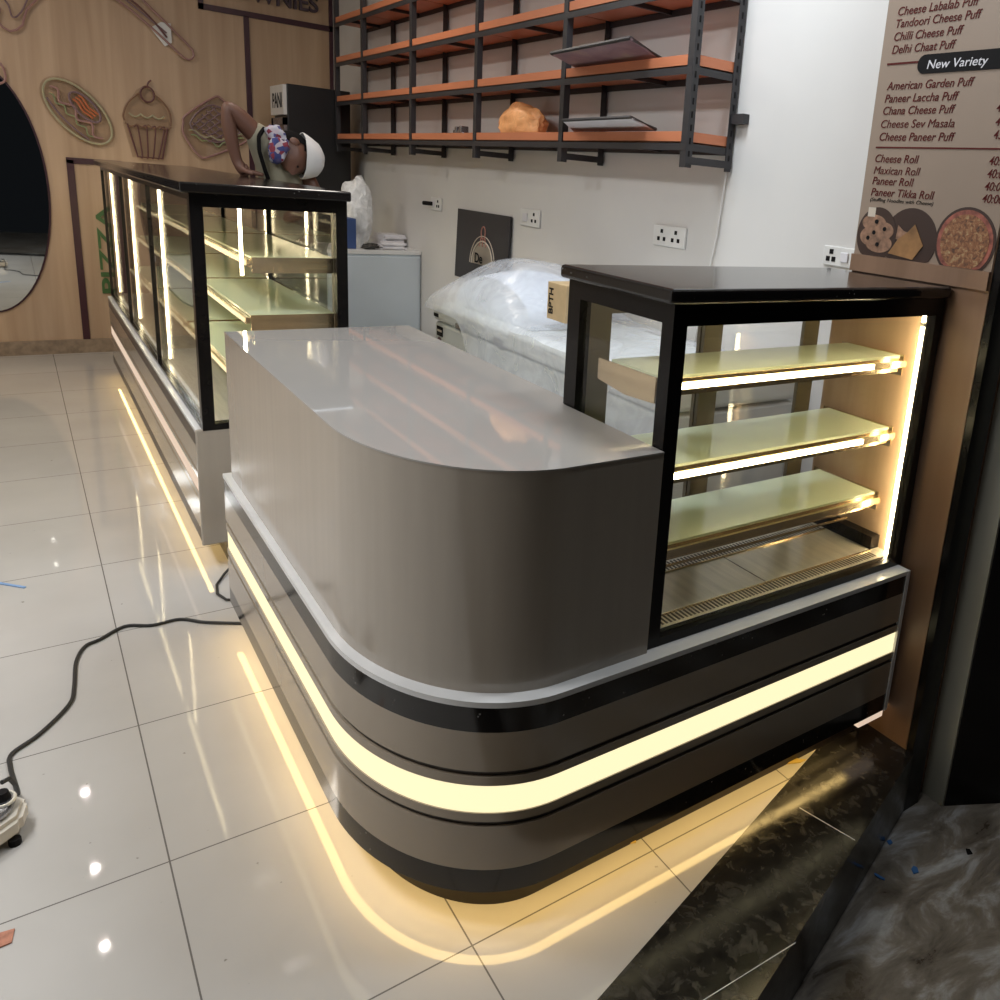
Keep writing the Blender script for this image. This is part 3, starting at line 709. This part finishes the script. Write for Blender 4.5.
# hot dog in an oval
hd = thing('neon_hot_dog_sign', 'unlit oval neon sign of a hot dog on the wooden wall', 'neon sign', (.43, BW-.02, 1.70))
A = -.86
backing(hd, ell(.43, 1.705, .262, .152, A))
neon('oval_tube', hd, 'neon_cream', ell(.43, 1.705, .243, .133, A), .008, True)
def loc(u, v, cx=.43, cz=1.705, a=A): return (cx+u*math.cos(a)-v*math.sin(a), cz+u*math.sin(a)+v*math.cos(a))
neon('wave_tube', hd, 'neon_pink', [loc(-.21+.0175*i, -.015+.024*math.sin(i*.8)) for i in range(25)], .008)
neon('bun_tube', hd, 'neon_mauve', [loc(-.17+.0135*i, -.08-.02*math.sin(PI*i/25)) for i in range(26)], .007)
for q in range(3): neon('sausage_tube', hd, 'neon_orange', [loc(-.08+.16*i/8, .035+q*.022+.006*math.sin(i)) for i in range(9)], .008)
neon('filling_tube', hd, 'neon_mauve', ell(*loc(0, .055), .115, .055, A), .008, True)
neon('salad_tube', hd, 'neon_green', [loc(-.18+.015*i, -.05+.012*math.sin(i*1.1)) for i in range(25)], .005)
# cupcake
cc = thing('neon_cupcake_sign', 'unlit maroon neon sign of a cupcake on the wooden wall', 'neon sign', (.842, BW-.02, 1.67))
backing(cc, [(.735, 1.43), (.93, 1.43), (.985, 1.66), (.97, 1.78), (.89, 1.90), (.845, 1.94), (.79, 1.90), (.71, 1.77), (.69, 1.66)])
neon('cherry_tube', cc, 'neon_maroon', ell(.852, 1.875, .042, .052), .007, True)
neon('stalk_tube', cc, 'neon_maroon', [(.855, 1.927), (.862, 1.955), (.882, 1.975)], .006)
neon('top_tube', cc, 'neon_brown', [(.70, 1.68), (.695, 1.72), (.725, 1.80), (.78, 1.86), (.81, 1.875)], .007)
neon('top_tube', cc, 'neon_brown', [(.894, 1.875), (.93, 1.85), (.975, 1.79), (.99, 1.72), (.985, 1.67)], .007)
neon('icing_tube', cc, 'neon_cream', [(.73+.22*i/30, 1.735-.022*abs(math.sin(3*PI*i/30))) for i in range(31)], .006)
neon('icing_tube', cc, 'neon_brown', [(.70+.29*i/30, 1.665-.02*abs(math.sin(4*PI*i/30))) for i in range(31)], .006)
neon('case_tube', cc, 'neon_maroon', [(.715, 1.66), (.765, 1.435), (.92, 1.435), (.965, 1.655)], .007)
for i in range(4):
    xa = .765+.055*i; xb = .79+.035*i
    neon('pleat_tube', cc, 'neon_maroon', [(xa-.012, 1.45+.19), (xa, 1.655), (xa+.014, 1.64), (xb+.004, 1.445), (xb-.006, 1.437)], .0055)
# sandwich
sw = thing('neon_sandwich_sign', 'unlit pink neon sign of a sandwich on the wooden wall behind the raised elbow', 'neon sign', (1.25, BW-.02, 1.68))
bk = [(1.07, 1.70), (1.09, 1.76), (1.27, 1.90), (1.34, 1.90), (1.50, 1.72), (1.50, 1.62), (1.24, 1.48), (1.16, 1.48), (1.07, 1.62)]
backing(sw, bk)
neon('outer_tube', sw, 'neon_pink', bk, .009, True)
neon('bread_tube', sw, 'neon_mauve', [(1.115, 1.70), (1.275, 1.855), (1.465, 1.70), (1.27, 1.585)], .007, True)
for i in range(5):
    f_ = (i+.5)/5
    neon('grill_tube', sw, 'neon_mauve', [(1.115+.16*f_, 1.70+.155*f_), (1.27+.195*f_, 1.585+.115*f_)], .006)
    neon('grill_tube', sw, 'neon_mauve', [(1.115+.155*f_, 1.70-.115*f_), (1.275+.19*f_, 1.855-.155*f_)], .006)
neon('cheese_tube', sw, 'neon_cream', [(1.105+.036*i, 1.655-.010*i+.014*math.sin(i*1.8)) if i < 5 else (1.105+.036*i, 1.605+.014*(i-5)+.014*math.sin(i*1.8)) for i in range(11)], .007)
neon('lettuce_tube', sw, 'neon_green', [(1.115+.036*i, 1.625-.012*i+.012*math.sin(i*2.2)) if i < 5 else (1.115+.036*i, 1.565+.014*(i-5)+.012*math.sin(i*2.2)) for i in range(11)], .006)
# big arching neon with an acrylic end
wg = thing('neon_arch_sign', 'unlit pinkish arching neon tubing high on the wooden wall', 'neon sign', (.6, BW-.02, 2.4))
neon('outer_tube', wg, 'neon_pink', [(-.12, 2.16), (-.05, 2.24), (.02, 2.32), (.06, 2.30), (.04, 2.22), (.10, 2.17), (.17, 2.22), (.20, 2.32), (.34, 2.46), (.55, 2.52), (.72, 2.47), (.86, 2.37), (1.0, 2.25), (1.10, 2.16), (1.15, 2.16), (1.16, 2.22), (1.05, 2.33), (.9, 2.47), (.72, 2.62), (.4, 2.70)], .008)
neon('inner_tube', wg, 'neon_mauve', [(-.16, 2.24), (-.06, 2.33), (.03, 2.40), (.10, 2.34), (.12, 2.26), (.17, 2.30), (.26, 2.46), (.46, 2.57), (.68, 2.53), (.84, 2.43), (1.0, 2.31)], .006)
neon('dark_tube', wg, 'neon_maroon', [(.62, 2.58), (.78, 2.50), (.90, 2.40), (1.0, 2.28)], .007)
a = MB(); a.quadprism([(.90, YN+.014, 2.33), (.985, YN+.014, 2.22), (1.03, YN+.014, 2.25), (1.03, YN+.014, 2.38), (.97, YN+.014, 2.38)], .004); a.build('acrylic_tip', 'socket', wg)
ms = thing('neon_scrap_sign', 'end of a pink neon sign above the oval mirror', 'neon sign', (.0, BW-.02, 1.9))
neon('tube', ms, 'neon_pink', [(-.06, 1.98), (.03, 1.96), (.045, 1.86), (-.02, 1.83), (-.06, 1.88)], .008)
# letters
wl = thing('pizza_lettering', 'green leafy letters reading PIZZA upwards inside the burgundy frame', 'lettering', (.51, BW-.01, .42))
text('letters', 'PIZZA', 'green', wl, (.565, BW-.002, .44), (0, 0, 1), (-1, 0, 0), .64, .085, .02, bold=.02)
sl = thing('brownies_lettering', 'dark raised letters ending in NIES on the framed panel at the top', 'lettering', (1.7, BW-.01, 2.6))
text('letters', 'BROWNIES', 'sletter', sl, (1.27, BW-.001, 2.635), (1, 0, 0), (0, 0, 1), .785, .115, .03, bold=.015)

# ------------------------------------------------------------------ menu board on the pillar
mn = thing('menu_board', 'printed menu panel with maroon lettering high on the brown wooden pillar', 'menu board', (1.90, 1.32, 1.9))
MX = 1.9015
B(MX, 1.9048, 1.114, 1.544, 1.372, 2.75).build('panel', 'menu', mn)
B(1.893, 1.9048, 1.114, 1.546, 1.325, 1.3715).build('lower_rail', 'walnut', mn)
MENU = [('Cheese Labalab Puff', 1.508, 1.269, 1.996), ('Tandoori Cheese Puff', 1.509, 1.258, 1.966), ('Chilli Cheese Puff', 1.509, 1.302, 1.934), ('Delhi Chaat Puff', 1.51, 1.317, 1.902),
 ('American Garden Puff', 1.51, 1.248, 1.811), ('Paneer Laccha Puff', 1.511, 1.285, 1.779), ('Chana Cheese Puff', 1.511, 1.289, 1.748), ('Cheese Sev Masala', 1.512, 1.284, 1.714), ('Cheese Paneer Puff', 1.511, 1.277, 1.681),
 ('Cheese Roll', 1.515, 1.374, 1.624), ('Maxican Roll', 1.514, 1.364, 1.593), ('Paneer Roll', 1.514, 1.379, 1.565), ('Paneer Tikka Roll', 1.513, 1.31, 1.535),
 ('40:00', 1.171, 1.116, 1.625), ('40:00', 1.17, 1.116, 1.595), ('40:00', 1.171, 1.116, 1.565), ('40:00', 1.172, 1.116, 1.536), ('45:00', 1.176, 1.12, 1.748), ('45:00', 1.172, 1.118, 1.716), ('45:00', 1.171, 1.116, 1.686)]
for s, a, b, z in MENU:
    text('menu_line', s, 'menutext', mn, (MX-.0002, a, z), (0, -1, 0), (0, 0, 1), a-b, .0205, .0008, .18, 0 if 'M' in s else .005)
text('menu_note', '(Stuffing Noodles with Cheese)', 'ink', mn, (MX-.0002, 1.513, 1.520), (0, -1, 0), (0, 0, 1), .204, .0095, .0006, .18, 0)
B(MX-.001, MX-.0002, 1.12, 1.519, 1.661, 1.665).build('rule', 'menutext', mn)
B(MX-.001, MX-.0002, 1.42, 1.520, 1.874, 1.879).build('rule', 'menutext', mn)
pl = [(1.275+.125*math.copysign(1, math.cos(t_))+.022*math.cos(t_), 1.8695+.0235*math.sin(t_)) for t_ in [2*PI*k/32 for k in range(32)]]
MB().polyx(pl, MX-.0016, MX-.0003).build('heading_pill', 'ink', mn)
text('heading', 'New Variety', 'paper', mn, (MX-.0017, 1.391, 1.8575), (0, -1, 0), (0, 0, 1), .172, .021, .0006, .15, .004)
def yz(cy, cz, ry, rz, zmin=1.3725, n=40): return [(min(1.5435, cy+ry*math.cos(2*PI*k/n)), max(zmin, cz+rz*math.sin(2*PI*k/n))) for k in range(n)]
MB().polyx(yz(1.365, 1.425, .085, .085), MX-.0011, MX-.0002).build('plate_picture', 'plate', mn)
MB().polyx(yz(1.475, 1.43, .066, .075), MX-.0020, MX-.0013).build('plate_picture', 'plate', mn)
for q, (cy, cz, ry, rz) in enumerate(((1.487, 1.462, .040, .022), (1.462, 1.408, .044, .025), (1.452, 1.442, .034, .024), (1.492, 1.425, .036, .026))): MB().polyx(yz(cy, cz, ry, rz), MX-.0024-.0004*q, MX-.0021).build('cookie_print', 'cookie', mn)
for q, (cy, cz) in enumerate(((1.482, 1.436), (1.500, 1.420), (1.448, 1.448), (1.466, 1.405), (1.478, 1.466))): MB().polyx(yz(cy, cz, .006, .006, n=10), MX-.0042, MX-.0020).build('chocolate_print', 'ink', mn)
B(MX-.0026, MX-.0021, 1.487, 1.512, 1.478, 1.503).build('cup_print', 'cream', mn)
MB().polyx([(1.425, 1.385), (1.345, 1.376), (1.318, 1.415), (1.352, 1.468), (1.372, 1.446), (1.40, 1.425)], MX-.0034, MX-.0021).build('puff_print', 'puff', mn)
MB().polyx([(1.408, 1.425), (1.405, 1.462), (1.385, 1.448), (1.372, 1.445), (1.40, 1.424)], MX-.0030, MX-.0021).build('puff_print', 'cookie', mn)
MB().polyx(yz(1.20, 1.435, .086, .088), MX-.0015, MX-.0003).build('pizza_rim', 'plate', mn)
MB().polyx(yz(1.20, 1.435, .079, .081), MX-.0022, MX-.0016).build('pizza_crust', 'pizzacrust', mn)
MB().polyx(yz(1.20, 1.435, .068, .070), MX-.0030, MX-.0023).build('pizza_print', 'pizza', mn)

# ------------------------------------------------------------------ cables, tool, scraps on the floor
PC = [(.508, 2.705), (.4766, 2.7147), (.3834, 2.7743), (.3195, 2.8322), (.24, 2.8327), (.1689, 2.8654), (.098, 2.8151), (.0579, 2.7914), (.0308, 2.7116), (.0184, 2.5718), (.0023, 2.4834), (-.0646, 2.3788), (-.1226, 2.3225), (-.1268, 2.2689), (-.118, 2.19), (-.113, 2.145)]
def smooth_path(P, z, n=6):
    Q = []
    for i in range(len(P)-1):
        p0, p1, p2, p3 = P[max(i-1, 0)], P[i], P[i+1], P[min(i+2, len(P)-1)]
        for k in range(n):
            t_ = k/n; c = []
            for a in range(2): c.append(.5*((2*p1[a])+(-p0[a]+p2[a])*t_+(2*p0[a]-5*p1[a]+4*p2[a]-p3[a])*t_**2+(-p0[a]+3*p1[a]-3*p2[a]+p3[a])*t_**3))
            Q.append((c[0], c[1], z))
    return Q
pts = smooth_path(PC, .0055)+[(-.112, 2.125, .03), (-.114, 2.112, .06), (-.122, 2.098, .088), (-.135, 2.085, .092)]
tag(MB().tube(pts, .0052, 8).build('extension_cable', 'cable', None, True, (.1, 2.8, 0)), 'black power cord winding across the tiles to the curved counter', 'cable')
o = MB().tube([(.56, 3.16, .03), (.50, 3.10, .008), (.463, 3.03, .006), (.452, 2.96, .006), (.47, 2.90, .006), (.52, 2.87, .006), (.60, 2.86, .02)], .0045, 8)
tag(o.build('cable_loop', 'cable', None, True, (.46, 3.0, 0)), 'short black cable loop between the two counters', 'cable')
tl = thing('power_tool', 'cream and metal corded power tool at the left edge of the floor', 'tool', (-.165, 2.02, 0))
m = MB(); hexa = [(-.28, 1.95), (-.175, 1.935), (-.104, 1.99), (-.092, 2.05), (-.125, 2.095), (-.28, 2.11)]
m.prism(hexa, .015, .06); bmesh.ops.bevel(m.bm, geom=m.bm.edges[:], offset=.010, segments=2, affect='EDGES'); m.build('body', 'tool_body', tl, True)
m = MB(); m.prism([(-.27, 1.968), (-.178, 1.957), (-.123, 2.0), (-.110, 2.047), (-.133, 2.083), (-.27, 2.095)], .06, .078); bmesh.ops.bevel(m.bm, geom=m.bm.edges[:], offset=.006, segments=2, affect='EDGES'); m.build('top_plate', 'tool_metal', tl, True)
MB().tube([(-.135, 2.045, .078), (-.135, 2.045, .096)], [.016, .012], 14).build('spindle', 'ink', tl, True)
MB().tube([(-.135+.022*math.cos(k*PI/12), 2.04+.026*math.sin(k*PI/12), .079) for k in range(24)], .004, 6, True).build('collar', 'steel', tl, True)
for x, y in ((-.24, 1.96), (-.12, 1.98), (-.13, 2.07)): MB().tube([(x, y, 0), (x, y, .015)], .012, 8).build('foot', 'ink', tl)
def scrap(name, m, label, pts, z=.0005, t_=.003, cat='scrap'):
    P = [(p[0], p[1]) for p in pts]; c = (sum(p[0] for p in P)/len(P), sum(p[1] for p in P)/len(P), z)
    return tag(MB().prism(P, z, z+t_).build(name, m, None, False, c), label, cat)
scrap('tape_strip', 'bluetape', 'pale blue strip of tape on the tiles at the left edge', [(-.17, 3.395), (-.084, 3.305), (-.078, 3.313), (-.165, 3.405)], cat='tape')
scrap('orange_scrap', 'rust', 'rusty orange scrap on the tiles near the bottom left corner', [(-.16, 1.69), (-.128, 1.692), (-.123, 1.725), (-.145, 1.728), (-.165, 1.72)])
scrap('yellow_scrap', 'yellow', 'yellow scrap where tiles meet the black stone threshold', [(1.560, 1.252), (1.595, 1.236), (1.618, 1.236), (1.600, 1.248), (1.604, 1.262), (1.588, 1.256)])
scrap('yellow_scrap', 'yellow', 'tiny yellow scrap beside the dark base of the curved counter', [(1.005, 1.262), (1.04, 1.248), (1.045, 1.255), (1.025, 1.268)])
scrap('blue_scrap', 'bluebit', 'larger bright blue scrap on the wet concrete outside', [(1.742, .93), (1.758, .926), (1.768, .938), (1.764, .947), (1.750, .944)], -.1995)
scrap('blue_scrap', 'bluebit', 'violet blue curl of plastic on the concrete close to the step', [(1.650, .972), (1.657, .960), (1.661, .963), (1.656, .985), (1.652, .990), (1.648, .985)], -.1995)
scrap('blue_scrap', 'bluebit', 'small blue scrap against the black step nearest the grey column', [(1.770, 1.030), (1.784, 1.030), (1.788, 1.041), (1.774, 1.043)], -.1995)
scrap('black_scrap', 'ink', 'small black scrap on the wet concrete at the right edge', [(1.930, .888), (1.944, .882), (1.952, .896), (1.944, .903), (1.936, .896)], -.1995)

# ------------------------------------------------------------------ the person bending behind the long display counter
SCL = Vector((.757, .915, 1.10))       # the room's own proportions
pr = thing('person', 'person in white cap and patterned scarf bending over behind the long glass counter', 'person', (1.22, 4.75, 0))
def skin_mesh(name, nodes, edges, m, parent, sub=2, root=0):
    me = bpy.data.meshes.new(name); base = abs_loc(parent)
    vs = [Vector((n[0][0]/SCL.x, n[0][1]/SCL.y, n[0][2]/SCL.z)) for n in nodes]
    me.from_pydata(vs, edges, []); o = bpy.data.objects.new(name, me); COL.objects.link(o)
    bpy.context.view_layer.objects.active = o
    md = o.modifiers.new('skin', 'SKIN'); md.use_smooth_shade = True
    for i, n in enumerate(nodes):
        sv = me.skin_vertices[0].data[i]; sv.radius = (n[1], n[1]) if not isinstance(n[1], tuple) else n[1]; sv.use_root = (i == root)
    ms_ = o.modifiers.new('sub', 'SUBSURF'); ms_.levels = sub; ms_.render_levels = sub
    bpy.context.view_layer.update()
    m2 = bpy.data.meshes.new_from_object(o.evaluated_get(bpy.context.evaluated_depsgraph_get()))
    bpy.data.objects.remove(o)
    for v in m2.vertices: v.co = Vector((v.co.x*SCL.x, v.co.y*SCL.y, v.co.z*SCL.z))-base
    for p in m2.polygons: p.use_smooth = True
    m2.materials.clear(); m2.materials.append(M[m]); m2.name = name
    ob = bpy.data.objects.new(name, m2); COL.objects.link(ob); ob.parent = parent
    return ob
HIP = (1.22, 4.78, 1.02); CH = (1.10, 4.68, 1.43); NK = (1.12, 4.62, 1.575)
RS = (1.005, 4.62, 1.600); RE = (.862, 4.60, 1.725); RH = (.905, 4.60, 1.455)
LS = (1.20, 4.70, 1.52); LE = (1.30, 4.62, 1.30); LH = (1.10, 4.58, 1.20)
HD = (1.160, 4.60, 1.535)
body = [(HIP, .11), ((1.17, 4.74, 1.22), .10), (CH, .10), (NK, .05), ((1.13, 4.61, 1.56), .05),     # 0-4
        (RS, .055), ((.94, 4.61, 1.665), .052), (RE, .047), ((.878, 4.60, 1.60), .046), ((.898, 4.60, 1.478), .031),   # 5-9
        (LS, .055), (LE, .045), (LH, .03),                                                                 # 10-12
        ((1.16, 4.84, .98), .09), ((1.15, 4.86, .55), .062), ((1.16, 4.88, .12), .042), ((1.08, 4.84, .045), .036),  # 13-16
        ((1.29, 4.74, .98), .09), ((1.31, 4.78, .55), .062), ((1.32, 4.82, .12), .042), ((1.24, 4.76, .045), .036)]  # 17-20
edges = [(0, 1), (1, 2), (2, 3), (3, 4), (2, 5), (5, 6), (6, 7), (7, 8), (8, 9), (2, 10), (10, 11), (11, 12), (0, 13), (13, 14), (14, 15), (15, 16), (0, 17), (17, 18), (18, 19), (19, 20)]
# right hand, flat on the roof edge: palm, four fingers and a thumb grown from the wrist (node 9)
body += [((.912, 4.598, 1.444), (.026, .036)), ((.934, 4.595, 1.430), (.022, .038))]; edges += [(9, 21), (21, 22)]
for dy, ln in ((-.036, .056), (-.012, .068), (.012, .063), (.034, .048)):
    i0 = len(body)
    body += [((.950, 4.595+dy, 1.427), .0115), ((.950+ln*.55, 4.595+dy*1.3, 1.424), .0105), ((.950+ln, 4.595+dy*1.45, 1.417), .009)]
    edges += [(22, i0), (i0, i0+1), (i0+1, i0+2)]
i0 = len(body); body += [((.922, 4.555, 1.434), .013), ((.938, 4.530, 1.426), .0105), ((.957, 4.520, 1.419), .009)]; edges += [(21, i0), (i0, i0+1), (i0+1, i0+2)]
bd = skin_mesh('body', body, edges, 'skin', pr)
# head: ellipsoid axis points to the right, face turned down and towards the counter
def head():
    m = MB(); q = bmesh.ops.create_uvsphere(m.bm, u_segments=28, v_segments=20, radius=1)
    for v in q['verts']:
        c = v.co
        x, y, z = c.x*.077, c.y*.098, c.z*.118          # local: z crown, -y face, x ears (real metres)
        if c.y < -.2 and c.z < -.1: x *= .88
        if c.z < -.5: y *= .9; x *= .85
        n_ = math.exp(-((c.x/.16)**2+((c.z+.12)/.22)**2)) if c.y < 0 else 0; y -= .022*n_          # nose
        e_ = sum(math.exp(-(((c.x-sx)/.16)**2+((c.z-.12)/.12)**2)) for sx in (-.38, .38)) if c.y < 0 else 0; y += .010*e_   # eye sockets
        l_ = math.exp(-((c.x/.3)**2+((c.z+.52)/.10)**2)) if c.y < 0 else 0; y -= .007*l_         # lips
        ch_ = math.exp(-((c.x/.3)**2+((c.z+.85)/.2)**2)) if c.y < 0 else 0; y -= .012*ch_
        v.co = Vector((x, y, z))
    return m
# orientation: crown direction, face direction
cr = Vector((.95, .05, -.12)).normalized(); fd = Vector((-.10, -.55, -.85)); fd = (fd-cr*fd.dot(cr)).normalized(); rt = fd.cross(cr)
HM = Matrix((( rt.x, -fd.x, cr.x), (rt.y, -fd.y, cr.y), (rt.z, -fd.z, cr.z)))
def place_head(m):
    hc = Vector(HD)
    for v in m.bm.verts:
        p = HM @ v.co; v.co = Vector((p.x*SCL.x, p.y*SCL.y, p.z*SCL.z))+hc
    return m
hm = head()
for s in (-1, 1):
    r = bmesh.ops.create_uvsphere(hm.bm, u_segments=10, v_segments=8, radius=1)
    for v in r['verts']: v.co = Vector((s*.078+v.co.x*.010, .012+v.co.y*.020, -.01+v.co.z*.032))
hd_ = place_head(hm).build('head', 'skin', pr, True)
e = MB()
for s in (-1, 1):
    r = bmesh.ops.create_uvsphere(e.bm, u_segments=10, v_segments=8, radius=.006)
    for v in r['verts']: v.co += Vector((s*.030, -.086, .014))
place_head(e).build('eyes', 'ink', hd_, True)
h = MB(); q = bmesh.ops.create_uvsphere(h.bm, u_segments=24, v_segments=14, radius=1)
for v in q['verts']: v.co = Vector((v.co.x*.081, .012+v.co.y*.094, .0+v.co.z*.12))
bmesh.ops.delete(h.bm, geom=[v for v in h.bm.verts if v.co.y < .01 and v.co.z < .05], context='VERTS')
place_head(h).build('hair', 'hair', hd_, True)
c = MB(); q = bmesh.ops.create_uvsphere(c.bm, u_segments=28, v_segments=16, radius=1)
for v in q['verts']:
    d = v.co.copy(); v.co = Vector((d.x*.096, d.y*.114, .028+d.z*.172+.006*noise.noise(d*4)))
    if d.z > .6: v.co.z += .012
bmesh.ops.delete(c.bm, geom=[v for v in c.bm.verts if v.co.z < .030], context='VERTS')
bmesh.ops.solidify(c.bm, geom=c.bm.faces[:], thickness=.004)
place_head(c).build('cap', 'cap', pr, True)['label'] = 'white cap'
# clothing
skin_mesh('shirt', [((1.20, 4.77, 1.08), .14), ((1.17, 4.74, 1.24), .137), (CH, .140), ((1.11, 4.64, 1.545), .075), ((1.01, 4.62, 1.595), .074), ((.968, 4.612, 1.637), .066), (LS, .073), ((1.245, 4.66, 1.42), .06)],
          [(0, 1), (1, 2), (2, 3), (2, 4), (4, 5), (2, 6), (6, 7)], 'shirt', pr)
skin_mesh('trousers', [((1.22, 4.78, 1.04), .142), ((1.16, 4.84, .96), .102), ((1.15, 4.86, .55), .075), ((1.16, 4.88, .10), .06), ((1.29, 4.74, .96), .102), ((1.31, 4.78, .55), .075), ((1.32, 4.82, .10), .06)],
          [(0, 1), (1, 2), (2, 3), (0, 4), (4, 5), (5, 6)], 'trouser', pr)
sc_ = skin_mesh('scarf', [((1.035, 4.60, 1.60), .045), ((1.065, 4.57, 1.622), .050), ((1.105, 4.58, 1.612), .045), ((1.110, 4.55, 1.57), .042), ((1.075, 4.53, 1.525), .047), ((1.035, 4.55, 1.56), .042), ((1.075, 4.52, 1.47), .035)],
          [(0, 1), (1, 2), (2, 3), (3, 4), (4, 5), (4, 6)], 'scarf', pr)
for v in sc_.data.vertices:
    v.co += v.normal*(.014*noise.noise(v.co*26)+.010*noise.noise(v.co*55+Vector((3, 1, 2))))
skin_mesh('strap', [((1.03, 4.585, 1.645), .012), ((.995, 4.555, 1.60), .013), ((.992, 4.54, 1.53), .013), ((1.02, 4.56, 1.44), .013), ((1.05, 4.58, 1.36), .013)], [(0, 1), (1, 2), (2, 3), (3, 4)], 'hair', pr)['label'] = 'dark strap over the shoulder'
sc_['label'] = 'scarf patterned in blue, red and white'
